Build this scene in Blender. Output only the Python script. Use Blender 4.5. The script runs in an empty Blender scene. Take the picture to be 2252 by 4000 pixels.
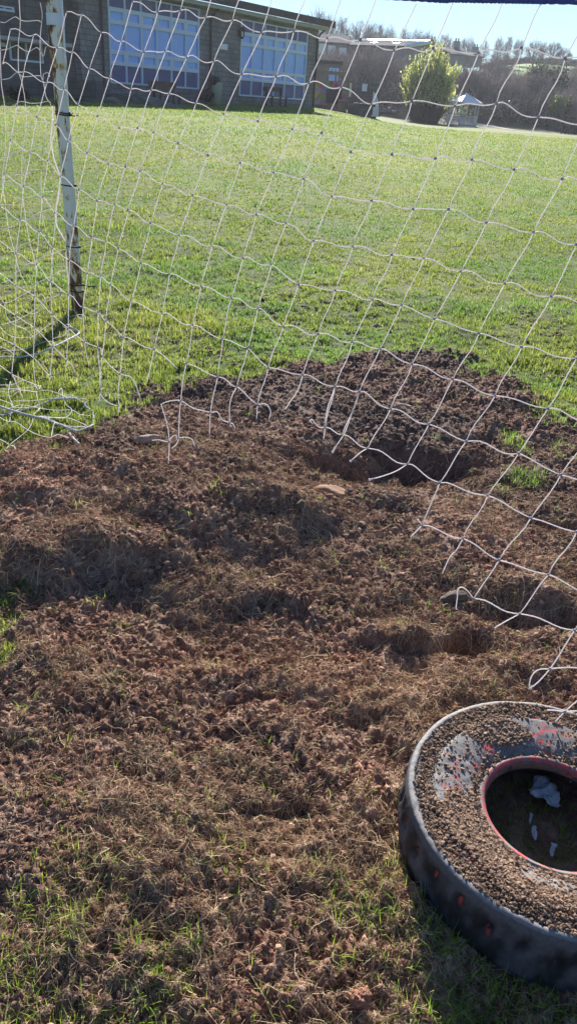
import bpy, math, random
import numpy as np
from mathutils import Vector, Matrix
rng = np.random.default_rng(7)
random.seed(7)
R = math.radians
col = bpy.context.scene.collection

# ------------------------------------------------------------------ camera geometry
PW, PH = 2252.0, 4000.0
VF = 68.0
F = PH/2/math.tan(R(VF/2))
ROLL = R(4.3)
PITCH = math.atan(1044/1287.5*math.tan(R(VF/2)))
DOWN = np.array([-math.cos(PITCH)*math.sin(ROLL), math.cos(PITCH)*math.cos(ROLL), math.sin(PITCH)])
FW = np.array([0, 0, 1.])-DOWN*DOWN[2]; FW /= np.linalg.norm(FW)
RT = np.cross(DOWN, FW)
EYE = 1.5
def ray(x, y):
    d = np.array([(x-PW/2)/F, (y-PH/2)/F, 1.0])
    return np.array([d@RT, d@FW, -(d@DOWN)])
def at(x, y, Y):                    # measured point of the photo -> world point at distance Y ahead
    r = ray(x, y); return r*(Y/r[1])+np.array([0, 0, EYE])
def flat(x, y, z=0.0):              # -> world point on the level z
    r = ray(x, y); return r*((z-EYE)/r[2])+np.array([0, 0, EYE])
G = 1/0.644                         # a 1450 px wide view of the photo -> photo pixels
def fd(x, y, z=0.0): return flat(x*G, y*G, z)

# ------------------------------------------------------------------ mesh helpers
def link(name, me, mat=None, parent=None):
    o = bpy.data.objects.new(name, me); col.objects.link(o)
    if mat is not None and me is not None: me.materials.append(mat)
    if parent is not None: o.parent = parent
    return o
def tag(o, label=None, cat=None, group=None, kind=None):
    if label: o['label'] = label
    if cat: o['category'] = cat
    if group: o['group'] = group
    if kind: o['kind'] = kind
    return o
def empty(name, loc, label, cat, rz=0, group=None):
    o = bpy.data.objects.new(name, None); col.objects.link(o)
    o.location = loc; o.rotation_euler = (0, 0, rz); o.empty_display_size = .1
    return tag(o, label, cat, group)
def bigmesh(name, V, faces, smooth=False, color=None, attr='Col'):
    """V (n,3); faces: list of integer arrays (m,k) of one width each"""
    me = bpy.data.meshes.new(name)
    V = np.asarray(V, dtype=np.float32)
    me.vertices.add(len(V)); me.vertices.foreach_set('co', V.ravel())
    idx = np.concatenate([np.asarray(f).ravel() for f in faces]).astype(np.int32)
    tot = np.concatenate([np.full(len(f), f.shape[1], dtype=np.int32) for f in faces])
    st = np.concatenate([[0], np.cumsum(tot)[:-1]]).astype(np.int32)
    me.loops.add(len(idx)); me.loops.foreach_set('vertex_index', idx)
    me.polygons.add(len(tot)); me.polygons.foreach_set('loop_start', st); me.polygons.foreach_set('loop_total', tot)
    me.polygons.foreach_set('use_smooth', np.full(len(tot), smooth))
    me.update(calc_edges=True)
    if color is not None:
        a = me.color_attributes.new(attr, 'FLOAT_COLOR', 'POINT')
        c = np.ones((len(V), 4), dtype=np.float32); c[:, :color.shape[1]] = color
        a.data.foreach_set('color', c.ravel())
    return me
class MB:
    def __init__(s): s.V = []; s.F = []
    def add(s, V, Fc):
        b = len(s.V); s.V += [tuple(v) for v in V]; s.F += [tuple(i+b for i in f) for f in Fc]
    def box(s, x0, x1, y0, y1, z0, z1):
        s.add([(x0, y0, z0), (x1, y0, z0), (x1, y1, z0), (x0, y1, z0), (x0, y0, z1), (x1, y0, z1), (x1, y1, z1), (x0, y1, z1)],
              [(0, 3, 2, 1), (4, 5, 6, 7), (0, 1, 5, 4), (1, 2, 6, 5), (2, 3, 7, 6), (3, 0, 4, 7)])
    def hexa(s, P):  # 8 points, bottom 4 then top 4
        s.add(P, [(0, 3, 2, 1), (4, 5, 6, 7), (0, 1, 5, 4), (1, 2, 6, 5), (2, 3, 7, 6), (3, 0, 4, 7)])
    def tube(s, pts, rad, n=6, cap=True):
        V, Fc = tube_arr(pts, rad, n, cap); s.add(V, Fc)
    def lathe(s, prof, n=24, c=(0, 0, 0)):
        V = []; Fc = []
        for r, z in prof:
            for k in range(n):
                a = 2*math.pi*k/n; V.append((c[0]+r*math.cos(a), c[1]+r*math.sin(a), c[2]+z))
        m = len(prof)
        for i in range(m-1):
            for k in range(n):
                Fc.append((i*n+k, i*n+(k+1) % n, (i+1)*n+(k+1) % n, (i+1)*n+k))
        s.add(V, Fc)
    def build(s, name, mat, parent=None, smooth=False):
        me = bpy.data.meshes.new(name); me.from_pydata(s.V, [], s.F); me.validate(); me.update()
        if smooth: me.polygons.foreach_set('use_smooth', [True]*len(me.polygons))
        return link(name, me, mat, parent)
def tube_arr(pts, rad, n=6, cap=True):
    pts = [np.asarray(p, float) for p in pts]; m = len(pts)
    rads = rad if hasattr(rad, '__len__') else [rad]*m
    V = []; Fc = []; up = None
    for i, p in enumerate(pts):
        t = pts[min(i+1, m-1)]-pts[max(i-1, 0)]; L = np.linalg.norm(t); t = t/L if L > 1e-9 else np.array([0, 0, 1.])
        if up is None:
            up = np.array([0, 0, 1.]) if abs(t[2]) < .9 else np.array([1., 0, 0])
        a = np.cross(t, up); a /= (np.linalg.norm(a)+1e-12); b = np.cross(a, t); up = b
        for k in range(n):
            q = 2*math.pi*k/n; V.append(tuple(p+rads[i]*(math.cos(q)*a+math.sin(q)*b)))
    for i in range(m-1):
        for k in range(n): Fc.append((i*n+k, i*n+(k+1) % n, (i+1)*n+(k+1) % n, (i+1)*n+k))
    if cap: Fc.append(tuple(range(n))[::-1]); Fc.append(tuple((m-1)*n+k for k in range(n)))
    return V, Fc
def spline(P, sub=6):
    P = [np.asarray(p, float) for p in P]
    if len(P) < 3: return [P[0]+(P[-1]-P[0])*t for t in np.linspace(0, 1, sub+1)]
    Q = [2*P[0]-P[1]]+P+[2*P[-1]-P[-2]]; out = []
    for i in range(1, len(Q)-2):
        a, b, c, d = Q[i-1:i+3]
        for k in range(sub):
            t = k/sub
            out.append(.5*((2*b)+(-a+c)*t+(2*a-5*b+4*c-d)*t*t+(-a+3*b-3*c+d)*t**3))
    out.append(P[-1]); return out

# ------------------------------------------------------------------ noise
def h2(ix, iy, s):
    n = (ix.astype(np.int64)*374761393+iy.astype(np.int64)*668265263+s*1274126177) & 0xffffffff
    n = ((n ^ (n >> 13))*1274126177) & 0xffffffff
    n = (n ^ (n >> 16)) & 0xffffffff
    return n/4294967295.0
def vn(x, y, sc, s=0):
    x = x/sc; y = y/sc; ix = np.floor(x); iy = np.floor(y); fx = x-ix; fy = y-iy
    fx = fx*fx*fx*(fx*(fx*6-15)+10); fy = fy*fy*fy*(fy*(fy*6-15)+10)
    a = h2(ix, iy, s); b = h2(ix+1, iy, s); c = h2(ix, iy+1, s); d = h2(ix+1, iy+1, s)
    return (a+(b-a)*fx)*(1-fy)+(c+(d-c)*fx)*fy
def rot(x, y, a): return x*math.cos(a)-y*math.sin(a), x*math.sin(a)+y*math.cos(a)
def fbm(x, y, sc, oc=4, s=0, g=.5):
    t = 0; w = 1; W = 0
    for o in range(oc):
        xx, yy = rot(x, y, .7*o+.3); t = t+w*vn(xx, yy, sc/2**o, s+o*17); W += w; w *= g
    return t/W
def worley(x, y, sc, s=0):
    x = x/sc; y = y/sc; ix = np.floor(x); iy = np.floor(y); best = np.full(x.shape, 9.)
    for dx in (-1, 0, 1):
        for dy in (-1, 0, 1):
            cx = ix+dx+h2(ix+dx, iy+dy, s); cy = iy+dy+h2(ix+dx, iy+dy, s+5)
            best = np.minimum(best, (cx-x)**2+(cy-y)**2)
    return np.sqrt(best)
def sst(a, b, v): t = np.clip((v-a)/(b-a), 0, 1); return t*t*(3-2*t)

# ------------------------------------------------------------------ materials
def M(name, base=(.5, .5, .5), rough=.8, metal=0, spec=.3):
    m = bpy.data.materials.new(name); m.use_nodes = True
    b = m.node_tree.nodes['Principled BSDF']
    b.inputs['Base Color'].default_value = (*base, 1); b.inputs['Roughness'].default_value = rough
    b.inputs['Metallic'].default_value = metal; b.inputs['Specular IOR Level'].default_value = spec
    return m
def nd(m, t, **k):
    n = m.node_tree.nodes.new(t)
    for a, v in k.items():
        if a.startswith('_'): n.inputs[a[1:]].default_value = v
        else: setattr(n, a, v)
    return n
def lk(m, a, b): m.node_tree.links.new(a, b)
def ramp(m, fac, stops):
    r = nd(m, 'ShaderNodeValToRGB'); lk(m, fac, r.inputs['Fac'])
    e = r.color_ramp.elements
    while len(e) < len(stops): e.new(.5)
    for i, (p, c) in enumerate(stops): e[i].position = p; e[i].color = (*c, 1) if len(c) == 3 else c
    return r.outputs['Color']
def noisy(name, c1, c2, scale=4, rough=.85, bump=.0, detail=6, spec=.25, p=(.3, .7), bscale=None, dist=.02):
    m = M(name, c1, rough, spec=spec); b = m.node_tree.nodes['Principled BSDF']
    tc = nd(m, 'ShaderNodeTexCoord'); n = nd(m, 'ShaderNodeTexNoise', _Scale=scale, _Detail=detail, _Roughness=.65)
    lk(m, tc.outputs['Object'], n.inputs['Vector'])
    lk(m, ramp(m, n.outputs['Fac'], [(p[0], c1), (p[1], c2)]), b.inputs['Base Color'])
    if bump:
        n2 = nd(m, 'ShaderNodeTexNoise', _Scale=bscale or scale*5, _Detail=5.0); lk(m, tc.outputs['Object'], n2.inputs['Vector'])
        bp = nd(m, 'ShaderNodeBump', _Strength=bump, _Distance=dist); lk(m, n2.outputs['Fac'], bp.inputs['Height']); lk(m, bp.outputs['Normal'], b.inputs['Normal'])
    return m
def vcol(name, rough=.9, bump=0, bscale=400, mult=None, transl=0, dist=.002, spec=.2):
    m = M(name, (.5, .5, .5), rough, spec=spec); nt = m.node_tree; b = nt.nodes['Principled BSDF']
    a = nd(m, 'ShaderNodeVertexColor', layer_name='Col'); c = a.outputs['Color']
    tc = nd(m, 'ShaderNodeTexCoord')
    if mult:
        n = nd(m, 'ShaderNodeTexNoise', _Scale=mult[0], _Detail=6.0, _Roughness=.7); lk(m, tc.outputs['Object'], n.inputs['Vector'])
        r = ramp(m, n.outputs['Fac'], [(.3, (mult[1],)*3), (.7, (mult[2],)*3)])
        mx = nd(m, 'ShaderNodeMix', data_type='RGBA', blend_type='MULTIPLY'); mx.inputs['Factor'].default_value = 1
        lk(m, c, mx.inputs['A']); lk(m, r, mx.inputs['B']); c = mx.outputs['Result']
    lk(m, c, b.inputs['Base Color'])
    if bump:
        n2 = nd(m, 'ShaderNodeTexNoise', _Scale=bscale, _Detail=4.0); lk(m, tc.outputs['Object'], n2.inputs['Vector'])
        bp = nd(m, 'ShaderNodeBump', _Strength=bump, _Distance=dist); lk(m, n2.outputs['Fac'], bp.inputs['Height']); lk(m, bp.outputs['Normal'], b.inputs['Normal'])
    if transl:
        t = nd(m, 'ShaderNodeBsdfTranslucent'); lk(m, c, t.inputs['Color'])
        ms = nd(m, 'ShaderNodeMixShader'); ms.inputs['Fac'].default_value = transl
        lk(m, b.outputs['BSDF'], ms.inputs[1]); lk(m, t.outputs['BSDF'], ms.inputs[2])
        lk(m, ms.outputs['Shader'], nt.nodes['Material Output'].inputs['Surface'])
    return m

# ------------------------------------------------------------------ ground shape
TY = np.array([0.638, 1.19]); TR = .326         # the tyre lies here
soil_poly = np.array([fd(x, y)[:2] for x, y in [(10, 1190), (60, 1150), (130, 1130), (200, 1085), (250, 1050), (330, 1005), (420, 985), (500, 955), (620, 945), (720, 915),
    (840, 905), (960, 885), (1080, 885), (1180, 905), (1260, 950), (1320, 985), (1380, 1040), (1450, 1075), (1650, 1130), (1800, 1500), (1900, 1900), (1600, 2150),
    (1500, 2250)]]+[np.array([2.2, -.6]), np.array([-2.2, -.6]), np.array([-1.9, 1.2])]+[fd(x, y)[:2] for x, y in [(-260, 1900), (-120, 1640), (-110, 1560), (-70, 1480), (-60, 1300)]])
def sdpoly(x, y, P):
    d = np.full(x.shape, 1e9); inside = np.zeros(x.shape, bool); n = len(P)
    for i in range(n):
        ax, ay = P[i]; bx, by = P[(i+1) % n]; ex, ey = bx-ax, by-ay
        t = np.clip(((x-ax)*ex+(y-ay)*ey)/(ex*ex+ey*ey), 0, 1)
        d = np.minimum(d, (x-ax-t*ex)**2+(y-ay-t*ey)**2)
        c = ((ay > y) != (by > y)) & (x < ex*(y-ay)/(ey+1e-12)+ax); inside ^= c
    d = np.sqrt(d); return np.where(inside, d, -d)
isl = [(1300, 1115, .10, .16), (1330, 1200, .12, .10), (1405, 1130, .08, .12), (1265, 1215, .05, .05)]
def soil_mask(x, y):
    """1 = bare dug soil, 0 = lawn"""
    m = np.zeros(x.shape); near = (np.abs(x) < 6) & (y > -2) & (y < 9)
    xn, yn = x[near], y[near]
    s = sdpoly(xn, yn, soil_poly)
    s = s+(fbm(xn, yn, .42, 5, 3, .62)-.5)*.50+(fbm(xn, yn, .045, 2, 13)-.5)*.22-.03
    soft = .10
    v = sst(-soft, soft, s)
    for px, py, rx, ry in isl:
        c = fd(px, py); q = np.sqrt(((xn-c[0])/rx)**2+((yn-c[1])/ry)**2)+(fbm(xn, yn, .12, 3, 8)-.5)*1.6
        v = v*(1-.45*sst(1.25, .6, q))
    m[near] = v; return m
pits = []   # (x, y, depth, rx, ry)
for px, py, dz, rx, ry in [(1040, 1200, .10, .62, .42), (1050, 1160, .14, .27, .12), (860, 1175, .09, .20, .08), (740, 1215, .05, .13, .07), (1180, 1655, .09, .11, .07), (1080, 1675, .04, .10, .05), (1300, 1570, .06, .15, .05), (1430, 1355, .06, .14, .04),
    (780, 1520, .05, .75, .35), (900, 1850, .035, .08, .04), (1130, 1020, .03, .12, .05), (1400, 1600, .04, .12, .05), (620, 2100, .02, .2, .03)]:
    c = fd(px, py, -.03); pits.append((c[0], c[1], dz, rx, ry))
mounds = []
for px, py, dz, rx, ry in [(330, 1290, .10, .85, .50), (250, 1215, .05, .34, .10), (600, 1190, .05, .30, .12), (700, 1285, .055, .28, .09), (330, 1395, .06, .22, .08), (980, 1250, .05, .20, .08), (640, 1700, .035, .18, .08), (1150, 1310, .035, .14, .10),
    (1010, 950, .02, .35, .16), (1220, 1000, .03, .20, .14), (100, 1420, .04, .2, .1), (620, 1500, .03, .22, .07), (980, 1590, .05, .12, .05), (1330, 1480, .05, .16, .06), (1380, 1290, .04, .18, .08), (1330, 1680, .04, .14, .05), (300, 2050, .02, .3, .06), (900, 1980, .02, .2, .06)]:
    c = fd(px, py, .03); mounds.append((c[0], c[1], dz, rx, ry))
def gbase(x, y):
    """the wide shape of the land"""
    wl = sst(.13, -.03, x/np.maximum(y, 1))
    zl = .80*sst(5, 29, y)+.2*sst(34, 47, y)
    zr = .42*sst(6, 38, y)*(1-.55*sst(45, 75, y))
    z = zl*wl+zr*(1-wl)
    hill = np.clip(y-72, 0, None); hill = (7.2+3.8*sst(.12, .24, x/np.maximum(y, 1)))*(1-np.exp(-(hill/62)**1.7))*(.55+.45*sst(300, 170, y))
    z = z+hill*sst(-75, -5, x+.0*y+25)+0
    return z+.04*(fbm(x, y, 6, 3, 40)-.5)*sst(5, 15, y)
def gheight(x, y, m=None, fine=True):
    x = np.asarray(x, float); y = np.asarray(y, float)
    if m is None: m = soil_mask(x, y)
    z = gbase(x, y)
    near = (np.abs(x) < 8) & (y > -3) & (y < 12); xn, yn, mn = x[near], y[near], m[near]
    a = np.zeros(xn.shape)
    wx = xn+(fbm(xn, yn, .13, 4, 61, .6)-.5)*.17; wy = yn+(fbm(xn, yn, .13, 4, 71, .6)-.5)*.17
    for cx, cy, dz, rx, ry in pits:
        q = ((wx-cx)/rx)**2+((wy-cy)/ry)**2; a -= dz*np.exp(-q**1.6)
    for cx, cy, dz, rx, ry in mounds:
        q = ((wx-cx)/rx)**2+((wy-cy)/ry)**2; a += dz*np.exp(-q)
    a += (fbm(xn, yn, .42, 3, 21)-.5)*.075
    a += (fbm(xn, yn, .12, 3, 31)-.5)*.036
    sm = sst(.35, .6, fbm(xn, yn, .5, 2, 91))           # some stretches are finer and flatter
    w = worley(wx, wy, .055, 4); a += (.45-w)*(.024+.008*sst(1.5, 1.0, yn))*(.35+.65*sm)
    w = worley(xn+.3*wx, yn, .024, 9); a += (.45-w)*.024*(.5+.5*sm)
    if fine:
        a += (fbm(xn, yn, .018, 3, 51, .6)-.5)*.024
    l = (fbm(xn, yn, .5, 3, 25)-.5)*.05+(fbm(xn, yn, .06, 3, 26)-.5)*.018
    dt = np.hypot(xn-TY[0], yn-TY[1]); fl = sst(.24, .40, dt)
    zz = a*mn*fl+l*(1-mn)*fl*sst(12, 6, yn)+.025*mn*fl
    z[near] += zz
    return z
# ------------------------------------------------------------------ the ground sheet
def axis(lo, hi, d, gl, gh, g=1.12):
    a = list(np.arange(lo, hi, d)); s = d; v = a[-1]
    while v < gh: s *= g; v += s; a.append(v)
    s = d; v = a[0]; b = []
    while v > gl: s *= g; v -= s; b.append(v)
    return np.array(b[::-1]+a)
xs = axis(-1.95, 2.25, .0056, -420, 420, 1.085)
yd = [.45]
while yd[-1] < 6.2: yd.append(yd[-1]+.0036+.0019*(yd[-1]-.45))
s = .015
while yd[-1] < 420: s *= 1.04; yd.append(yd[-1]+s)
s = .01; yb = [.45]
while yb[-1] > -40: s *= 1.25; yb.append(yb[-1]-s)
ys = np.array(yb[::-1][:-1]+yd)
X, Y = np.meshgrid(xs, ys); X = X.ravel(); Y = Y.ravel()
m = soil_mask(X, Y); Z = gheight(X, Y, m)
nx, ny = len(xs), len(ys)
ii = (np.arange(ny-1)[:, None]*nx+np.arange(nx-1)[None, :]).ravel()
quads = np.stack([ii, ii+1, ii+nx+1, ii+nx], 1)
dark = np.array([.075, .055, .047]); red = np.array([.255, .138, .097]); tan = np.array([.36, .235, .17])
def soil_col(x, y):
    t = fbm(x, y, .55, 4, 200); u = fbm(x, y, .05, 4, 210)
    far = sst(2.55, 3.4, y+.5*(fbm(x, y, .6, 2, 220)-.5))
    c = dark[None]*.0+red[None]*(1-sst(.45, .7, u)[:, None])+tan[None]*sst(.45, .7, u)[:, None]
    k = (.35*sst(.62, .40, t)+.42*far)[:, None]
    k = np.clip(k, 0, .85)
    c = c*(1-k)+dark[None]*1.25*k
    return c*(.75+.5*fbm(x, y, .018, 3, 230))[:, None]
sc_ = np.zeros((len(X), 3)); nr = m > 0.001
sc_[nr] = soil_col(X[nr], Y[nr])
p = fbm(X, Y, 1.4, 4, 300); q = fbm(X, Y, .25, 4, 310); q2 = fbm(X, Y*.6, 7, 3, 320)
lawn = np.array([.075, .105, .024])[None]*(1-.5*sst(.45, .65, p)[:, None])+np.array([.13, .13, .045])[None]*.5*sst(.45, .65, p)[:, None]
farl = np.array([.135, .18, .032])[None]+np.array([.07, .035, .02])[None]*sst(.4, .7, q2)[:, None]
ff = sst(7, 22, Y)[:, None]
lawn = (lawn*(1-ff)+farl*ff)*(.6+.8*q)[:, None]
hg = sst(64, 80, Y)[:, None]
hillc = np.array([.12, .22, .035])[None]*(.7+.6*fbm(X, Y, 9, 4, 330))[:, None]
leaf = np.array([.11, .10, .06])[None]*(.7+.6*fbm(X, Y, 1.0, 4, 331))[:, None]
wood = (sst(95, 80, Y))[:, None]
lawn = lawn*(1-hg)+(hillc*(1-wood)+leaf*wood)*hg
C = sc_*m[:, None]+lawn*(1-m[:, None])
gm = vcol('ground_soil_and_turf', .95, .5, 260, (60, .62, 1.35), dist=.004, spec=.12)
g_me = bigmesh('ground', np.stack([X, Y, Z], 1), [quads], True, C)
ground = link('ground', g_me, gm); tag(ground, kind='structure')
del X, Y, Z, C, quads, ii, sc_

# ------------------------------------------------------------------ loose crumbs of earth
def ico():
    t = (1+5**.5)/2
    v = np.array([(-1, t, 0), (1, t, 0), (-1, -t, 0), (1, -t, 0), (0, -1, t), (0, 1, t), (0, -1, -t), (0, 1, -t), (t, 0, -1), (t, 0, 1), (-t, 0, -1), (-t, 0, 1)])
    f = np.array([(0, 11, 5), (0, 5, 1), (0, 1, 7), (0, 7, 10), (0, 10, 11), (1, 5, 9), (5, 11, 4), (11, 10, 2), (10, 7, 6), (7, 1, 8), (3, 9, 4), (3, 4, 2), (3, 2, 6), (3, 6, 8), (3, 8, 9), (4, 9, 5), (2, 4, 11), (6, 2, 10), (8, 6, 7), (9, 8, 1)])
    return v/np.linalg.norm(v[0]), f
IV, IF = ico()
def lumps(P, S, jit=.35, squash=.75):
    n = len(P); V = IV[None]*(1+rng.uniform(-jit, jit, (n, 12, 1)))+rng.uniform(-.18, .18, (n, 12, 3))
    a = rng.uniform(0, 6.28, n); ca, sa = np.cos(a), np.sin(a)
    V = V*np.stack([rng.uniform(.7, 1.35, n), rng.uniform(.7, 1.2, n), rng.uniform(.55, 1, n)*squash*1.2], 1)[:, None]
    x = V[..., 0]*ca[:, None]-V[..., 1]*sa[:, None]; y = V[..., 0]*sa[:, None]+V[..., 1]*ca[:, None]
    V = np.stack([x, y, V[..., 2]], 2)*S[:, None, None]+P[:, None]
    Fc = (IF[None]+12*np.arange(n)[:, None, None]).reshape(-1, 3)
    return V.reshape(-1, 3), Fc
def sample_y(n, lo, hi): return np.exp(rng.uniform(math.log(lo), math.log(hi), n))
n = 175000
y = sample_y(n, .5, 6.6); x = y*rng.uniform(-.66, .82, n)+rng.uniform(-.3, .3, n)
mm = soil_mask(x, y); keep = (rng.random(n) < np.maximum(mm*(.35+.9*sst(.35, .6, fbm(x, y, .3, 3, 400))), .03+.55*sst(.62, .68, fbm(x, y, .16, 3, 520))*sst(1, 3, y))) & (np.hypot(x-TY[0], y-TY[1]) > TR-.02); x, y, mm = x[keep], y[keep], mm[keep]
S = np.exp(rng.normal(math.log(.0029), .58, len(x)))*(.75+.30*y); S = np.clip(S, .0014, .0045+.0032*y)
z = gheight(x, y, mm, False)+S*.15
V, Fc = lumps(np.stack([x, y, z], 1), S)
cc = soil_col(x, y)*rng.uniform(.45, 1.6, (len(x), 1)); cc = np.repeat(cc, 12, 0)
soilm = vcol('earth_crumbs', .97, .6, 700, (300, .7, 1.3), dist=.002, spec=.1)
tag(link('soil_crumbs', bigmesh('soil_crumbs', V, [Fc], False, cc), soilm), 'loose brown crumbs and clods of earth over the dug patch', 'soil', kind='stuff')

# ------------------------------------------------------------------ roots and dead stalks
def strands(x, y, L, W, wig, lift, seg=6, hfun=None):
    n = len(x); a = rng.uniform(0, 6.28, n); P = []
    px, py = x.copy(), y.copy(); k = rng.normal(0, wig, n); pts = []
    for i in range(seg):
        pts.append((px.copy(), py.copy())); a = a+k+rng.normal(0, wig*.8, n); px = px+np.cos(a)*L/seg; py = py+np.sin(a)*L/seg
    X_ = np.stack([p_[0] for p_ in pts], 1); Y_ = np.stack([p_[1] for p_ in pts], 1)
    Z_ = hfun(X_.ravel(), Y_.ravel()).reshape(n, seg)
    t = np.linspace(0, 1, seg)[None]
    up = lift[:, None]*np.sin(math.pi*t*rng.uniform(.6, 1.0, (n, 1)))
    Z0 = Z_.max(1, keepdims=True)*.35+Z_*.65
    Z_ = Z0+up+.0015
    Cn = np.stack([X_, Y_, Z_], 2)
    d = np.gradient(Cn, axis=1); d /= np.linalg.norm(d, axis=2, keepdims=True)+1e-9
    r = rng.normal(size=(n, 1, 3)); s_ = np.cross(d, r); s_ /= np.linalg.norm(s_, axis=2, keepdims=True)+1e-9
    u_ = np.cross(d, s_); w = (W[:, None]*(1-.55*t))[..., None]
    tri = np.stack([Cn+s_*w, Cn-.5*s_*w+.87*u_*w, Cn-.5*s_*w-.87*u_*w], 2)   # n,seg,3,3
    V = tri.reshape(-1, 3); base = (np.arange(n)*seg*3)[:, None, None, None]
    i = np.arange(seg-1)[None, :, None, None]*3; kq = np.arange(3); q_ = np.stack([kq, (kq+1) % 3, (kq+1) % 3+3, kq+3], 1)[None, None]
    Fc = (base+i+q_).reshape(-1, 4)
    return V, Fc
hs = lambda a, b: gheight(a, b, None, False)
n = 150000
y = sample_y(n, .5, 4.9); x = y*rng.uniform(-.66, .82, n)+rng.uniform(-.25, .25, n)
mm = soil_mask(x, y); dn = fbm(x, y, .28, 4, 420)
keep = (rng.random(n) < sst(.15, .7, mm)*(.30+1.1*sst(.38, .62, dn))*(1-.6*sst(3.0, 3.7, y))*np.clip(y/1.7, 0, 1)**1.7) & (np.hypot(x-TY[0], y-TY[1]) > TR+.01); x, y = x[keep], y[keep]; n = len(x)
L = np.clip(np.exp(rng.normal(math.log(.038), .55, n)), .012, .17)
W = rng.uniform(.0004, .00085, n)*(.62+.36*y)
V, Fc = strands(x, y, L, W, .30, rng.uniform(0, .018, n), 6, hs)
pal = np.array([(.60, .45, .29), (.46, .30, .19), (.72, .58, .38), (.36, .21, .13), (.52, .48, .24)])
cc = pal[rng.choice(5, n, p=[.3, .3, .13, .2, .07])]*rng.uniform(.65, 1.2, (n, 1)); cc = np.repeat(cc, 18, 0)
strawm = vcol('dry_roots', .85, transl=.15)
tag(link('dead_roots', bigmesh('dead_roots', V, [Fc], False, cc), strawm), 'pale dry roots and dead stalks tangled over the dug earth', 'roots', kind='stuff')

# short fibres that make the earth shaggy
n = 120000
y = sample_y(n, .5, 5.3); x = y*rng.uniform(-.66, .82, n)+rng.uniform(-.25, .25, n)
mm = soil_mask(x, y); keep = (rng.random(n) < sst(.1, .6, mm)*(.35+.9*sst(.35, .6, fbm(x, y, .2, 3, 440)))*(1-.45*sst(3.0, 3.7, y))*.62*np.clip(y/1.8, 0, 1)**1.8) & (np.hypot(x-TY[0], y-TY[1]) > TR+.01); x, y = x[keep], y[keep]; n = len(x)
V, Fc = strands(x, y, rng.uniform(.008, .026, n)*(.8+.2*y), rng.uniform(.0005, .0009, n)*(.6+.34*y), .45, rng.uniform(.001, .011, n)*(.8+.2*y), 4, hs)
cc = (soil_col(x, y)*rng.uniform(.9, 2.0, (n, 1))+np.array([.05, .035, .015])*rng.uniform(0, 1, (n, 1))); cc = np.repeat(cc, 12, 0)
tag(link('root_fibres', bigmesh('root_fibres', V, [Fc], False, cc), strawm), 'fine brown root fibres matted through the dug earth', 'roots', kind='stuff')
# ------------------------------------------------------------------ grass
def blades(x, y, z, L, W, lean, colr, az=None):
    n = len(x); az = rng.uniform(0, 6.28, n) if az is None else az
    d = np.stack([np.cos(az), np.sin(az), np.zeros(n)], 1); sd = np.stack([-np.sin(az+rng.uniform(-.8, .8, n)), np.cos(az), np.zeros(n)], 1)
    b = np.stack([x, y, z], 1); up = np.array([0, 0, 1.])[None]
    m1 = b+up*(L*.55)[:, None]*np.cos(lean*.5)[:, None]+d*(L*.55*np.sin(lean*.5))[:, None]
    tp = m1+up*(L*.5*np.cos(lean*1.35))[:, None]+d*(L*.5*np.sin(lean*1.35))[:, None]
    w = (W*.5)[:, None]
    V = np.stack([b-sd*w, b+sd*w, m1-sd*w*.85, m1+sd*w*.85, tp], 1).reshape(-1, 3)
    o = (np.arange(n)*5)[:, None]
    return V, o+np.array([[0, 1, 3, 2]]), o+np.array([[2, 3, 4]]), np.repeat(colr, 5, 0)
gp = np.array([(.21, .295, .040), (.285, .36, .058), (.35, .395, .085), (.44, .40, .19), (.12, .19, .035)])
def gcol(n, x, y):
    dry = sst(.44, .66, fbm(x, y, 1.5, 3, 300)*.6+.4*fbm(x, y*.6, 7, 3, 320))
    lush = sst(.52, .7, fbm(x, y, .8, 3, 480))
    k = rng.random(n); i = np.where(k < .30, 0, np.where(k < .62, 1, np.where(k < .80, 2, np.where(k < .80+.15*dry, 3, 4))))
    c = gp[i]*rng.uniform(.75, 1.25, (n, 1))
    c[:, 0] *= 1+.10*dry-.25*lush; c[:, 1] *= 1+.05*dry-.02*lush
    return c
grassm = vcol('grass_blades', .62, transl=.50, spec=.22)
n = 960000
y = sample_y(n, 1.35, 48); x = y*rng.uniform(-.72, .74, n)+rng.uniform(-.5, .5, n)
mm = soil_mask(x, y); cl = fbm(x, y, .075, 3, 500); cl2 = fbm(x, y, .5, 3, 510)
bare = sst(.36, .28, fbm(x, y, .16, 3, 520))
keep = (rng.random(n) < (1-sst(.05, .75, mm))*(.30+1.2*sst(.33, .58, cl))*(1-.8*bare*sst(9, 4, y))) & (np.hypot(x+1.66, y-5.5) > .045)
keep &= np.hypot(x-TY[0], y-TY[1]) > TR+.02
x, y, cl, cl2 = x[keep], y[keep], cl[keep], cl2[keep]; n = len(x)
z = gheight(x, y, None, False)-.003
L = (.014+.020*sst(.35, .7, cl)+.015*sst(.5, .7, cl2))*rng.uniform(.6, 1.4, n)*(1+.012*y)
L *= 1+.6*np.exp(-((x+1.5)**2+(y-5.4)**2)/.25)
W = rng.uniform(.0016, .0032, n)+.00052*y
V, Fa, Fb, cc = blades(x, y, z, L, W, rng.uniform(.1, 1.15, n), gcol(n, x, y))
tag(link('lawn_grass', bigmesh('lawn_grass', V, [Fa, Fb], False, cc), grassm), 'short green and straw-tinted lawn grass across the playing field', 'grass', kind='stuff')
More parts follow.
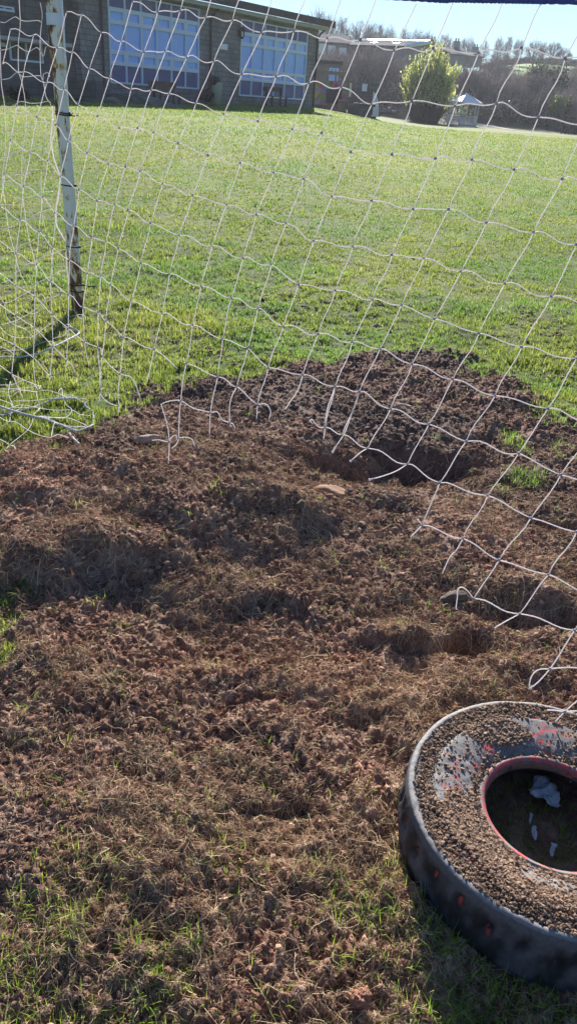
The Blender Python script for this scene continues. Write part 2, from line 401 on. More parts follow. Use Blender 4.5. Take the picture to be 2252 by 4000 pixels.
# scattered green sprigs pushing through the dug earth, thick along the lower edge
def scatter_tufts(nt, lo, hi, xf, dens, nb, Lr, seed, rmin=TR+.012):
    y = sample_y(nt, lo, hi); x = y*rng.uniform(xf[0], xf[1], nt)+rng.uniform(-.3, .3, nt)
    k = (rng.random(nt) < dens(x, y)) & (np.hypot(x-TY[0], y-TY[1]) > rmin); x, y = x[k], y[k]
    c = rng.integers(nb[0], nb[1], len(x)); X_ = np.repeat(x, c); Y_ = np.repeat(y, c); N = len(X_)
    sp = rng.uniform(.004, .024, N); aa = rng.uniform(0, 6.28, N); X_ = X_+sp*np.cos(aa); Y_ = Y_+sp*np.sin(aa)
    z = gheight(X_, Y_, None, False)-.004
    L = rng.uniform(Lr[0], Lr[1], N); W = rng.uniform(.0011, .0024, N)*(.75+.2*Y_)
    return blades(X_, Y_, z, L, W, rng.uniform(.2, 1.45, N), gcol(N, X_, Y_)*np.array([[1.15, 1.3, 1.0]]), aa)
def dens1(x, y):
    mk = soil_mask(x, y); bd = sst(1.02, .5, mk)*sst(.02, .2, mk)
    e = sst(1.22, .86, y+.28*(fbm(x, y, .35, 3, 610)-.5)); c = sst(.42, .62, fbm(x, y, .10, 3, 600))
    le = sst(-.72*y/1.6-.1, -.72*y/1.6-.35, x)
    return np.clip(e*.26*(.05+.95*c)+.045*c+.3*le*c+.5*bd, 0, 1)
A = scatter_tufts(34000, .5, 5.2, (-.68, .8), dens1, (3, 8), (.014, .045), 1)
def dens2(x, y):   # shaded longer grass around the tyre foot
    d = np.hypot(x-TY[0], y-TY[1]); return sst(.62, .40, d)*.20*sst(1.15, .95, y)
B = scatter_tufts(9000, .45, 1.2, (-.2, .95), dens2, (4, 9), (.02, .065), 2)
D = scatter_tufts(3000, 1.0, 1.4, (.2, .8), lambda x, y: .5*(np.hypot(x-TY[0], y-TY[1]) < .20), (2, 5), (.015, .045), 3, -1)
nA = len(A[0]); nB = nA+len(B[0])
V = np.concatenate([A[0], B[0], D[0]]); Fa = np.concatenate([A[1], B[1]+nA, D[1]+nB]); Fb = np.concatenate([A[2], B[2]+nA, D[2]+nB]); cc = np.concatenate([A[3], B[3], D[3]])
tag(link('grass_sprigs', bigmesh('grass_sprigs', V, [Fa, Fb], False, cc), grassm), 'thin green grass sprigs growing through the dug earth in front', 'grass', kind='stuff')
# ------------------------------------------------------------------ tyre
tyre = empty('car_tyre', (TY[0], TY[1], 0), 'old grey tyre with red paint flecks lying flat, heaped with soil', 'tyre')
prof = []   # (radius, height) from inner bead bottom up over the sidewall to the tread and round the bottom
HT = .165
ctl = [(.312, .030), (.320, .070), (.305, .115), (.250, .130), (.190, .118), (.165, .108), (.150, .108), (.1455, .116), (.1455, .128), (.150, .137), (.158, .141), (.164, .139), (.170, .140), (.185, .148), (.215, .157), (.245, .1625), (.262, .164), (.268, .1605), (.285, .161), (.302, .1625), (.3085, .1625), (.3100, .1665), (.3160, .1680), (.3235, .1645), (.3265, .157), (.3300, .140), (.3335, .105), (.3345, .080), (.3325, .045), (.328, .020), (.320, .0)]
pr = spline([np.array([a, b, 0]) for a, b in ctl], 5); pr = np.array(pr)[:, :2]
NT = 720; th = np.arange(NT)*2*math.pi/NT
rr, hh = pr[:, 0][:, None]+0*th[None], pr[:, 1][:, None]+0*th[None]; TH = th[None]+0*rr
tread = (np.arange(len(pr)) > 8*5)[:, None]*sst(.326, .329, rr)*sst(.0, .02, hh)*sst(.158, .14, hh)
nb = 30; ph = (TH*nb/(2*math.pi)) % 1; rowi = np.floor(TH*nb/(2*math.pi))
zc = .105+.022*(h2(rowi, rowi*0, 3)-.5); sl = np.exp(-(((ph-.5-(1.5+3*h2(rowi, rowi, 31))*(hh-zc))/(.12+.10*h2(rowi, rowi, 33)))**2+((hh-zc)/(.018+.014*h2(rowi, rowi, 35)))**2)**1.5)*tread
nz = fbm(TH*.33*1.0, hh+rr, .03, 4, 700); nz2 = fbm(TH*.33, (hh+rr), .006, 3, 710)
rr2 = rr-.014*sl+(nz-.5)*.006*tread+(nz2-.5)*.0012
hh2 = hh+(nz-.5)*.004*(1-tread)*(rr > .16)
x = rr2*np.cos(TH); y = rr2*np.sin(TH)
V = np.stack([x, y, hh2], 2).reshape(-1, 3); mP = len(pr)
i = np.arange(mP-1)[:, None]*NT; k = np.arange(NT)[None]
Fq = np.stack([i+k, i+(k+1) % NT, i+NT+(k+1) % NT, i+NT+k], 2).reshape(-1, 4)[:, ::-1]
rub = np.array([.095, .093, .102]); dk = np.array([.040, .038, .045]); lt = np.array([.215, .205, .205]); redp = np.array([.50, .075, .085]); dirt = np.array([.21, .135, .09])
out_ = (np.arange(len(pr)) >= 7*5)[:, None]*np.ones_like(rr)
side = sst(.30, .29, rr)*out_
c = np.broadcast_to(rub, rr.shape+(3,)).copy()
dusty = fbm(TH*.25, rr+hh, .09, 4, 720)
c = c*(1-side[..., None])+(lt*.85)[None, None]*side[..., None]
lip = sst(.306, .309, rr)*sst(.3255, .322, rr)*(hh > .150)*out_; c = c*(1-lip[..., None])+lt*1.0*lip[..., None]
c = c*(1-tread[..., None])+(dk*1.25*(.30+1.35*sst(.3, .75, fbm(TH*.33, hh*.6, .035, 5, 725))[..., None]))*tread[..., None]
c = c*(1-sl[..., None])+dk*.5*sl[..., None]  # slot recesses painted darker, shade put into the vertex colour
rn = fbm(TH*.20, (rr+hh)*1.6, .016, 4, 730); rbig = fbm(TH*.2, rr+hh, .10, 3, 740)
bead = np.exp(-((rr-.152)/.006)**2)*(hh > .132)*out_
inn = sst(.1375, .134, hh)*(rr < .152)*out_; c = c*out_[..., None]+dk*.7*(1-out_[..., None]); c = c*(1-inn[..., None])+dk*1.2*inn[..., None]
rm = np.clip(side*sst(.60, .66, rn*.6+rbig*.4)*1.1+bead*sst(.38, .50, rn+.12*(rbig-.5)), 0, 1)
rsl = np.exp(-(((ph-.5-.12*(h2(rowi, rowi, 7)-.5))/.10)**2+((hh-zc-.010*(h2(rowi, rowi, 8)-.5))/.012)**2)**2)*tread*sst(.47, .53, fbm(TH*.33, hh, .010, 3, 750))*(h2(rowi, rowi, 9) > .25)
rm = np.clip(rm+rsl, 0, 1)
c = c*(1-rm[..., None])+redp*(.7+.6*dusty[..., None])*rm[..., None]
dm = side*sst(.40, .52, fbm(TH*.075, rr, .035, 4, 800))*.9*(1-bead)
c = c*(1-.8*dm[..., None])+dirt*.8*dm[..., None]
c *= (.8+.4*fbm(TH*.33, rr+hh, .004, 2, 770))[..., None]
rubm = vcol('weathered_rubber', .72, .35, 500, (90, .8, 1.2), dist=.0015, spec=.35)
link('tyre_carcass', bigmesh('tyre_carcass', V, [Fq], True, c.reshape(-1, 3)), rubm, tyre)
# crumbs lying on the upper sidewall
n = 120000
r_ = rng.uniform(.160, .313, n); a_ = rng.uniform(0, 6.283, n)
dens = .05+1.1*sst(.42, .53, fbm(a_*.075, r_, .035, 4, 800))
# the far side keeps bare smooth rubber, the outer gutter fills with soil
fars = np.clip(np.sin(a_)*.9+np.cos(a_)*.25, 0, 1)
dens = dens*(1-.97*fars*sst(.262, .252, r_)*sst(.2, .6, fars)*sst(.205, .225, r_))
dens = dens*np.where(r_ < .175, .35, 1)
gut = np.exp(-((r_-.288)/.014)**2); dens = np.clip(dens+gut*.6, 0, 1)
near_ = np.clip(-np.sin(a_), 0, 1); dens = np.clip(dens+.12*near_, 0, 1)
kp = rng.random(n) < dens; r_, a_, near_, gut = r_[kp], a_[kp], near_[kp], gut[kp]
zt = np.interp(r_, [.150, .164, .185, .215, .245, .262, .285, .31], [.137, .139, .148, .157, .1625, .164, .161, .167])
S = np.clip(np.exp(rng.normal(math.log(.00115), .60, len(r_))), .0006, .0055)
pile = (.010*near_*np.exp(-((r_-.27)/.03)**2)+.003*gut)*rng.random(len(r_))
P = np.stack([r_*np.cos(a_), r_*np.sin(a_), zt+S*.35+pile], 1)
V, Fc = lumps(P, S)
cc = (np.array([.27, .182, .128])*(1-.25*gut[:, None]))*rng.uniform(.6, 1.4, (len(P), 1)); cc = np.repeat(cc, 12, 0)
V[:, 0] += TY[0]; V[:, 1] += TY[1]
tag(link('soil_on_tyre', bigmesh('soil_on_tyre', V, [Fc], False, cc), soilm), 'dry brown soil scattered over the top sidewall of the tyre', 'soil', kind='stuff')

# litter in the hole of the tyre
pm = noisy('dirty_paper', (.50, .56, .60), (.72, .78, .82), 30, .8, .3)
def scrap(name, outline, z, label, cat, mat, hump=.012, parent=None, thick=.0012):
    O0 = [np.array([a, b_, 0.]) for a, b_ in outline]; O = np.array(spline(O0+[O0[0]], 5))[:-1, :2]; c = O.mean(0); sz = np.abs(O-c).max(); O = O+rng.normal(0, .045*sz, O.shape); n = len(O); V = []; rings = (1, .75, .5, .25)
    for s_ in rings:
        for q in O:
            w = c+(q-c)*s_; V.append((w[0], w[1], z+hump*(1-s_)+.6*hump*math.sin(w[0]*110+w[1]*60)+.35*hump*math.sin(w[1]*210-w[0]*90)+rng.normal(0, .04)*hump))
    V.append((c[0], c[1], z+hump)); V = np.array(V); Fq = [(i_*n+k_, i_*n+(k_+1) % n, (i_+1)*n+(k_+1) % n, (i_+1)*n+k_) for i_ in range(3) for k_ in range(n)]
    Ft = [(3*n+k_, 3*n+(k_+1) % n, 4*n) for k_ in range(n)]; N = len(V)
    B_ = V-[0, 0, thick]; mb = MB(); mb.add(np.concatenate([V, B_]), Fq+Ft+[tuple(a+N for a in f[::-1]) for f in Fq+Ft]+[(k_, k_+N, (k_+1) % n+N, (k_+1) % n) for k_ in range(n)])
    o = mb.build(name, mat, parent)
    if label: tag(o, label, cat)
    return o
zh = float(gheight(np.array([TY[0]]), np.array([TY[1]]))[0])+.012
def z6(x_, y_, z): p_ = flat(1450+.553*x_, 2600+.553*y_, z); return (p_[0], p_[1])
scrap('paper_scrap', [z6(a, b, zh+.02) for a, b in [(1150, 775), (1210, 790), (1290, 830), (1305, 890), (1330, 990), (1270, 992), (1190, 950), (1120, 915), (1135, 850)]], zh+.022, 'torn pale blue-white paper lying in the dark hole of the tyre', 'paper', pm, .010)
scrap('litter_scrap', [z6(a, b, zh) for a, b in [(1120, 1160), (1145, 1150), (1160, 1200), (1150, 1260), (1130, 1220)]], zh+.01, 'small narrow pale scrap below the torn paper in the tyre hole', 'litter', pm, .004)
scrap('litter_scrap', [z6(a, b, zh) for a, b in [(1255, 1270), (1300, 1290), (1285, 1320), (1275, 1360), (1255, 1350)]], zh+.01, 'small pale scrap near the front bead in the tyre hole', 'litter', pm, .004)
scrap('litter_scrap', [z6(a, b, zh) for a, b in [(1110, 1060), (1130, 1065), (1125, 1100), (1108, 1130)]], zh+.01, 'tiny pale scrap just under the corner of the torn paper in the tyre', 'litter', pm, .003)

# ------------------------------------------------------------------ stones
stonem = noisy('brown_sandstone', (.27, .20, .15), (.42, .33, .26), 35, .9, .5, bscale=160, dist=.004)
darkst = noisy('dark_earthy_stone', (.075, .058, .048), (.16, .125, .10), 40, .9, .5, bscale=160, dist=.004)
def stone(loc, size, rz, label, mat=stonem, tilt=(0, 0), seed=1, sink=.25, name='stone', rough=.10):
    import bmesh
    bm = bmesh.new(); bmesh.ops.create_icosphere(bm, subdivisions=4, radius=1)
    r = np.random.default_rng(seed); planes = [(v/np.linalg.norm(v), r.uniform(.62, .95)) for v in r.normal(size=(11, 3))]
    co = np.array([v.co[:] for v in bm.verts])
    for nrm, dd in planes:
        q = co@nrm; co = co-np.clip(q-dd, 0, None)[:, None]*nrm[None]*.92
    co *= 1+(vn(co[:, 0]*3+co[:, 2]*2.1, co[:, 1]*3+co[:, 2], .35, seed)[:, None]-.5)*rough; co *= 1+(fbm(co[:, 0]+co[:, 2]*1.3, co[:, 1]-co[:, 2]*.7, .5, 4, seed+3, .6)[:, None]-.5)*rough*3
    co = co/np.abs(co).max(0)*np.array(size)/2
    for v, c_ in zip(bm.verts, co): v.co = c_
    me = bpy.data.meshes.new(name); bm.to_mesh(me); bm.free(); me.polygons.foreach_set('use_smooth', [True]*len(me.polygons))
    o = link(name, me, mat); o.rotation_euler = (tilt[0], tilt[1], rz)
    zz = float(gheight(np.array([loc[0]]), np.array([loc[1]]), None, False)[0]); o.location = (loc[0], loc[1], zz+size[2]*(.5-sink))
    return tag(o, label, 'stone')
stone(fd(371, 1150), (.125, .05, .042), .22, 'flat oblong pale brown stone lying left among the torn net ends', seed=3, sink=.0, tilt=(.1, -.12))
stone(fd(733, 1036), (.045, .03, .028), -.6, 'small grey stone beside a dangling net cord end above the pits', darkst, seed=5, sink=.1)
stone(fd(1137, 1512), (.11, .06, .055), .45, 'rough wedge of earthy stone under a looped net end on the right', darkst, seed=8, sink=.12, tilt=(.25, -.1))
stone(fd(825, 1262), (.15, .10, .06), .1, 'broad half-buried orange-brown stone just below the dark crater', noisy('orange_sandstone', (.25, .145, .09), (.33, .20, .135), 25, .95, .4, bscale=200, dist=.003), seed=11, sink=.5)
stone(fd(1010, 1027), (.11, .045, .025), -.05, 'thin pale flat stone behind a net knot at the far side of the pits', seed=14, sink=.25)
stone(fd(750, 1338), (.04, .035, .04), .3, 'dark round stone standing in the earth left of centre', darkst, seed=17, sink=.1)
stone(fd(900, 2548), (.05, .04, .045), .3, 'red-brown clod at the bottom edge left of the tyre', noisy('red_clod', (.26, .12, .08), (.36, .18, .12), 60, 1, .9, bscale=300, dist=.004), seed=19, sink=.3, rough=.35)
stone(fd(330, 1185), (.035, .03, .02), 1.0, 'small dark clod-like stone under the flat oblong stone', darkst, seed=21, sink=.1)
for px, py, lb in [(62, 1150*0+640, 'white petal of litter in the grass left of the rusty post')]:
    pass

# ------------------------------------------------------------------ goal post
postm = M('rusty_white_paint', (.6, .6, .58), .5)
def _post():
    m = postm; b = m.node_tree.nodes['Principled BSDF']; tc = nd(m, 'ShaderNodeTexCoord')
    mp = nd(m, 'ShaderNodeMapping'); mp.inputs['Scale'].default_value = (1, 1, .38); lk(m, tc.outputs['Object'], mp.inputs['Vector'])
    n1 = nd(m, 'ShaderNodeTexNoise', _Scale=26.0, _Detail=8.0, _Roughness=.68); lk(m, mp.outputs['Vector'], n1.inputs['Vector'])
    sx = nd(m, 'ShaderNodeSeparateXYZ'); lk(m, tc.outputs['Object'], sx.inputs['Vector'])
    # more rust toward the foot, and down the left side higher up
    foot = nd(m, 'ShaderNodeMapRange'); foot.inputs['From Min'].default_value = .75; foot.inputs['From Max'].default_value = .0; foot.inputs['To Max'].default_value = .17; lk(m, sx.outputs['Z'], foot.inputs['Value'])
    lft = nd(m, 'ShaderNodeMapRange'); lft.inputs['From Min'].default_value = -.012; lft.inputs['From Max'].default_value = -.04; lft.inputs['To Max'].default_value = .15; lk(m, sx.outputs['X'], lft.inputs['Value'])
    hi = nd(m, 'ShaderNodeMapRange'); hi.inputs['From Min'].default_value = 1.0; hi.inputs['From Max'].default_value = 1.3; lk(m, sx.outputs['Z'], hi.inputs['Value'])
    mu = nd(m, 'ShaderNodeMath', operation='MULTIPLY'); lk(m, lft.outputs[0], mu.inputs[0]); lk(m, hi.outputs[0], mu.inputs[1])
    ad = nd(m, 'ShaderNodeMath', operation='ADD'); lk(m, n1.outputs['Fac'], ad.inputs[0]); lk(m, foot.outputs[0], ad.inputs[1])
    ad2 = nd(m, 'ShaderNodeMath', operation='ADD'); lk(m, ad.outputs[0], ad2.inputs[0]); lk(m, mu.outputs[0], ad2.inputs[1])
    col_ = ramp(m, ad2.outputs[0], [(.0, (.78, .80, .78)), (.545, (.72, .73, .68)), (.59, (.55, .40, .20)), (.635, (.20, .085, .035)), (.72, (.075, .035, .028))])
    lk(m, col_, b.inputs['Base Color'])
    bp = nd(m, 'ShaderNodeBump', _Strength=.5, _Distance=.004); lk(m, ad2.outputs[0], bp.inputs['Height']); lk(m, bp.outputs['Normal'], b.inputs['Normal'])
_post()
bandm = M('white_tape', (.72, .76, .85), .45); tiem = M('black_cable_tie', (.02, .02, .022), .45)
pb = flat(197/.644, 785/.644); top_dir = at(127*G, 0, 5.50)     # foot and where it leaves the picture
PZ = float(gheight(np.array([pb[0]]), np.array([pb[1]]), None, False)[0])
lean = (top_dir[0]-pb[0])/(top_dir[2]-0)
post = empty('goal_post', (pb[0], pb[1], PZ), 'rusty white steel goal post with black cable ties standing in the lawn', 'goal post')
def sh(z): return np.array([lean*z, 0, z])
mb = MB(); mb.tube([sh(z) for z in np.linspace(-.1, 1.565, 60)], .044, 28); mb.build('post_tube', postm, post, True)
mb = MB(); mb.tube([sh(z) for z in np.linspace(1.555, 2.6, 30)], .050, 28); mb.build('post_sleeve', postm, post, True)
def pz(ydisp, xd):  # height on the post for a measured row
    return at(xd*G, ydisp*G, pb[1])[2]-PZ
z0 = pz(48, 127)
mb = MB(); mb.tube([sh(z0-.032), sh(z0+.032)], .0535, 28); mb.tube([sh(z0-.034)+[.05, -.01, 0], sh(z0+.02)+[.055, -.01, 0]], .010, 8); mb.build('white_band', bandm, post, False)
mb = MB(); mb.box(lean*1.9+.036, lean*1.9+.056, -.02, .0, 1.62, 2.5); mb.build('net_channel', bandm, post)
def tie(z, tail, rr_=.0455):
    mb = MB(); N = 26; tl = rng.uniform(-.004, .004)
    ring = [sh(z)+[rr_*math.cos(t), rr_*math.sin(t), tl*math.cos(t)] for t in np.linspace(0, 2*math.pi, N+1)]
    mb.tube(ring, .0045, 6); mb.box(lean*z+rr_-.002, lean*z+rr_+.012, -.012, .002, z-.006, z+.007)
    if tail: mb.tube([sh(z)+[rr_+.008, -.005, 0], sh(z)+[rr_+tail*.6, -.02, -.004], sh(z)+[rr_+tail, -.03, .003]], .0035, 5)
    mb.build('cable_tie', tiem, post)
for yd_, xd_, tl_ in [(283, 155, .03), (288, 155, .06), (465, 168, .02), (619, 182, .012), (715, 191, .10), (731, 192, 0)]:
    tie(pz(yd_, xd_), tl_)
# ------------------------------------------------------------------ the net: knots measured in tiles of the photo, hung on the net's own plane
TL = [(0, 0), (750, 0), (1500, 0), (0, 750), (750, 750), (1500, 750), (0, 1250), (750, 1400), (1500, 1400), (1500, 2100)]
TS = 750/1450
def tp(t, x, y): return (TL[t][0]+x*TS, TL[t][1]+y*TS)
K = {}
def row(r, c0, L):
    for i, (t, x, y) in enumerate(L): K[(c0+i, r)] = tp(t, x, y)
row(0,3,[(0,1003,12),(0,1193,88),(0,1362,78),(1,105,130),(1,305,152),(1,525,245),(1,768,235),(1,1020,290),(1,1270,300),(2,75,380),(2,370,365),(2,710,400),(2,1033,360),(2,1362,440)])
row(1,0,[(0,505,90),(0,618,110),(0,768,245),(0,918,308),(0,1088,392),(0,1250,388),(0,1410,433),(1,165,462),(1,378,560),(1,635,580),(1,882,625),(1,1125,657),(1,1355,788),(2,207,762),(2,535,800),(2,845,780),(2,1160,885),(2,1505,940)])
row(2,-2,[(0,80,222),(0,255,265),(0,435,360),(0,548,390),(0,677,520),(0,828,590),(0,990,675),(0,1143,680),(0,1278,705),(1,30,780),(1,240,860),(1,498,915),(1,757,975),(1,978,1005),(1,1197,1147),(2,57,1165),(2,385,1195),(2,660,1205),(2,978,1280),(2,1340,1350)])
row(3,-2,[(0,22,482),(0,182,540),(0,355,625),(0,485,672),(0,592,792),(0,738,877),(0,902,967),(0,1041,967),(0,1160,1000),(0,1347,1082),(1,120,1172),(1,363,1232),(1,617,1303),(1,843,1350),(4,1055,35),(4,1355,65),(5,218,128),(5,485,130),(5,770,230),(5,1125,303),(5,1450,395)])
row(4,-1,[(0,130,800),(0,283,882),(0,422,945),(0,518,1067),(0,660,1155),(0,820,1240),(0,948,1260),(0,1060,1293),(0,1230,1388),(4,5,25),(4,262,98),(4,485,170),(4,710,237),(4,917,368),(4,1212,412),(5,57,475),(5,297,500),(5,577,600),(5,908,690),(5,1260,787)])
row(5,-1,[(0,82,1060),(0,232,1152),(0,362,1215),(0,460,1332),(0,600,1432),(3,735,65),(3,867,93),(3,968,138),(3,1138,235),(3,1352,327),(4,150,405),(4,387,500),(4,597,548),(4,803,698),(4,1080,742),(4,1360,812),(5,130,852),(5,377,957),(5,713,1065),(5,1035,1170),(5,1450,1255)])
row(6,-1,[(0,37,1317),(0,183,1407),(3,325,37),(3,418,158),(3,558,253),(3,697,347),(3,800,372),(3,895,425),(3,1065,537),(3,1280,620),(4,70,708),(4,298,802),(4,500,877),(4,688,1013),(4,952,1072),(4,1208,1130),(4,1418,1182),(5,207,1300),(5,515,1413),(8,835,280),(8,1235,377)])
row(7,-1,[(3,5,115),(3,155,215),(3,297,298),(3,402,425),(3,527,515),(3,663,612),(3,762,637),(3,837,700),(3,993,827),(3,1227,917),(4,5,1003),(4,230,1108),(4,420,1178),(7,575,70),(7,835,122),(7,1080,210),(7,1262,250),(8,47,380),(8,335,497),(8,617,625),(8,1012,717),(8,1330,880)])
row(8,0,[(3,123,465),(3,280,545),(3,383,675),(3,520,775),(3,627,872),(3,743,908),(3,802,975),(3,935,1097),(3,1165,1187),(6,1407,328),(7,195,140),(7,337,212),(7,493,348)])
row(8,14,[(7,1003,520),(7,1130,575),(7,1325,678),(8,175,797),(8,418,938),(8,778,1035),(8,1105,1205),(8,1450,1310)])
row(9,18,[(8,285,1260),(8,592,1360),(9,865,170),(9,1237,278)])
row(10,20,[(9,672,460),(9,1020,575),(9,1435,700)])
A_ = []
for (c, r), (x, y) in K.items():
    u = (x-PW/2)/F; v = (y-PH/2)/F
    A_.append([c, r, 1, 0, 0, 0, -u*c, -u*r, -u]); A_.append([0, 0, 0, c, r, 1, -v*c, -v*r, -v])
h_ = np.linalg.svd(np.array(A_))[2][-1].reshape(3, 3)
if h_[2, 2] < 0: h_ = -h_
sc = .12/(np.linalg.norm(h_[:, 0])+np.linalg.norm(h_[:, 1]))*2
cvw = lambda q: np.array([q@RT, q@FW, -(q@DOWN)])
NA, NB, NT0 = cvw(h_[:, 0]*sc), cvw(h_[:, 1]*sc), cvw(h_[:, 2]*sc)
NN = np.cross(NA, NB); NN /= np.linalg.norm(NN)
def onnet(x, y, off=0.0):
    r = ray(x, y); k = (NN@NT0+off)/(NN@r); p_ = r*k
    # the net billows gently
    b = .035*math.sin(p_[0]*2.3+1)*math.cos(p_[2]*2.1)+.012*math.sin(p_[0]*9+p_[2]*5)
    k = (NN@NT0+off+b)/(NN@r); return r*k+np.array([0, 0, EYE])
KW = {k: onnet(*v) for k, v in K.items()}
real = set(KW)
# a little more net beyond the right and top edge of the picture
for r in range(0, 11):
    cs = sorted(c for (c, rr__) in KW if rr__ == r)
    if not cs: continue
    c = cs[-1]; st = (KW[(c, r)]-KW[(c-2, r)])/2 if (c-2, r) in KW else NA
    if r == 9 or r == 10: st = NA
    for j in range(1, 25-c): KW[(c+j, r)] = KW[(c, r)]+st*j+rng.normal(0, .004, 3)
RP = [onnet(*tp(2, x, y)) for x, y in [(310, -2), (525, 2), (900, 8), (1190, 12), (1450, 15)]]
rd = RP[-1]-RP[0]; rd /= np.linalg.norm(rd); r0 = RP[0]
r1_ = RP[-1]
for c in range(12, 25):
    if (c, 0) in KW:
        q = KW[(c, 0)]-r0; kk = (q@rd); dn_ = NB/np.linalg.norm(NB)
        base = r0+rd*kk; KW[(c, -1)] = base+rd*(.03)
KW[(12, -1)] = onnet(*tp(2, 242, 30)); KW[(13, -1)] = onnet(*tp(2, 525, 2)); KW[(14, -1)] = onnet(*tp(2, 890, 12)); KW[(15, -1)] = onnet(*tp(2, 1190, 12))
for c in range(3, 12):
    if (c, 0) in KW: KW[(c, -1)] = KW[(c, 0)]-NB*.95
TW = .0015
netm = M('white_twine', (.86, .82, .83), .8, spec=.2)
tc = nd(netm, 'ShaderNodeTexCoord'); wv = nd(netm, 'ShaderNodeTexNoise', _Scale=900.0, _Detail=2.0); lk(netm, tc.outputs['Object'], wv.inputs['Vector'])
bp = nd(netm, 'ShaderNodeBump', _Strength=.5, _Distance=.0008); lk(netm, wv.outputs['Fac'], bp.inputs['Height']); lk(netm, bp.outputs['Normal'], netm.node_tree.nodes['Principled BSDF'].inputs['Normal'])
_t = nd(netm, 'ShaderNodeBsdfTranslucent'); _t.inputs['Color'].default_value = (.92, .88, .89, 1); _m = nd(netm, 'ShaderNodeMixShader'); _m.inputs['Fac'].default_value = .5
lk(netm, netm.node_tree.nodes['Principled BSDF'].outputs['BSDF'], _m.inputs[1]); lk(netm, _t.outputs['BSDF'], _m.inputs[2]); lk(netm, _m.outputs['Shader'], netm.node_tree.nodes['Material Output'].inputs['Surface'])
knotm = M('grey_knots', (.33, .34, .42), .85)
UPN = -NB/np.linalg.norm(NB)
N1 = MB(); NK = MB()
def cord(P, rad=TW, n=5, mbx=None):
    (mbx or N1).tube(P, rad, n)
def seg_h(a, b):
    L = np.linalg.norm(b-a); amp = L*rng.uniform(.012, .062); n = 8; ph_ = rng.uniform(.75, 1.15); up = np.array([0, 0, 1.]); nn = NN*rng.normal(0, .02)*L
    return [a+(b-a)*t+up*amp*math.sin(2*math.pi*t**ph_)+nn*math.sin(math.pi*t) for t in np.linspace(0, 1, n+1)]
def seg_v(a, b):
    L = np.linalg.norm(b-a); s_ = rng.normal(0, .012)*L; s2 = rng.normal(.01, .012)*L; ax = NA/np.linalg.norm(NA)
    return [a+(b-a)*t+ax*(s_*math.sin(math.pi*t)+s2*math.sin(2*math.pi*t)) for t in np.linspace(0, 1, 6)]
skip_h = {((12, 0), 0)}
def haslink(a, b): return a in KW and b in KW
for (c, r) in list(KW):
    if r >= 0 and haslink((c, r), (c+1, r)) and not (r == 8 and c in (8,)) :
        cord(seg_h(KW[(c, r)], KW[(c+1, r)]))
    if haslink((c, r), (c, r+1)): cord(seg_v(KW[(c, r)], KW[(c, r+1)]), TW*.92)
def knot(p_):
    s_ = TW*rng.uniform(2.4, 3.3); V = IV*s_*rng.uniform(.8, 1.15, (12, 1))+p_; NK.add(V, [tuple(f) for f in IF])
for k_, p_ in KW.items():
    if k_[1] >= 0: knot(p_)
# hanging columns, torn rows and frayed ends
def path(t, L, off=0, sub=4, rad=TW, kn=(), mbx=None):
    P = [onnet(*tp(t if len(q) == 2 else q[0], q[-2], q[-1]), off) for q in L]
    cord(spline(P, sub), rad, 5, mbx)
    for i in kn: knot(P[i])
path(3, [(123, 465), (122, 705), (122, 935), (113, 1155), (92, 1370), (6, 110, 435), (6, 130, 500)], kn=(0, 1, 2, 3, 4))
path(3, [(280, 545), (265, 790), (262, 1027), (255, 1255), (6, 262, 420), (6, 272, 480)], kn=(1, 2, 3))
path(3, [(383, 675), (393, 925), (400, 1165), (380, 1390), (6, 380, 460)], kn=(1, 2, 3))
path(3, [(520, 775), (517, 1030), (505, 1270), (495, 1365)], kn=(1, 2))
path(3, [(627, 872), (640, 1130), (655, 1230), (675, 1320)], kn=(1,))
path(3, [(743, 908), (740, 1172), (752, 1330), (6, 757, 530), (6, 750, 620)], kn=(1, 3))
path(3, [(802, 975), (785, 1150), (772, 1240), (6, 762, 400), (6, 757, 530)], kn=(2,))
path(3, [(935, 1097), (908, 1372), (6, 893, 530), (6, 897, 645), (6, 893, 700)], kn=(1, 3))
path(3, [(1165, 1187), (1135, 1330), (6, 1110, 470)])
path(3, [(1165, 1187), (1240, 1240), (1340, 1335)])
path(6, [(1407, 328), (1382, 450), (1365, 610), (1354, 740), (1349, 890), (1330, 940), (1298, 968)], kn=(2, 4))
path(6, [(1407, 328), (1388, 322)])
path(3, [(0, 612), (122, 705), (265, 790), (393, 925), (517, 1030), (640, 1130), (740, 1172), (762, 1185), (772, 1240), (820, 1300), (908, 1372), (6, 985, 430), (6, 1030, 500), (6, 1060, 590)], sub=5)
path(3, [(-40, 335), (123, 465)]); path(3, [(-60, 20), (5, 115)])
path(3, [(0, 850), (122, 935), (262, 1027), (400, 1165), (505, 1270), (545, 1310), (570, 1370)])
path(3, [(0, 1100), (113, 1155), (258, 1255), (330, 1340), (380, 1390), (405, 1396)])
path(3, [(0, 1310), (92, 1375), (6, 175, 450), (6, 275, 490), (6, 305, 515)])
path(6, [(788, 510), (760, 528), (760, 560), (800, 610), (850, 638), (897, 645), (922, 638)])
path(6, [(1272, 1085), (1278, 918), (1262, 790), (1222, 655), (1220, 635), (1280, 612), (1365, 610), (1450, 662), (7, 60, 390), (7, 140, 408), (7, 190, 405), (7, 230, 465), (7, 285, 485), (7, 312, 500), (7, 325, 532)], sub=5, kn=(1, 9, 12))
path(6, [(1150, 908), (1200, 905), (1278, 920), (1290, 890), (1328, 868), (1334, 905)])
path(6, [(1349, 890), (1400, 885), (7, 0, 612), (7, 22, 670)])
path(7, [(195, 140), (158, 290), (140, 408), (134, 500), (132, 578)]); path(7, [(337, 212), (287, 330), (285, 485), (297, 520)])
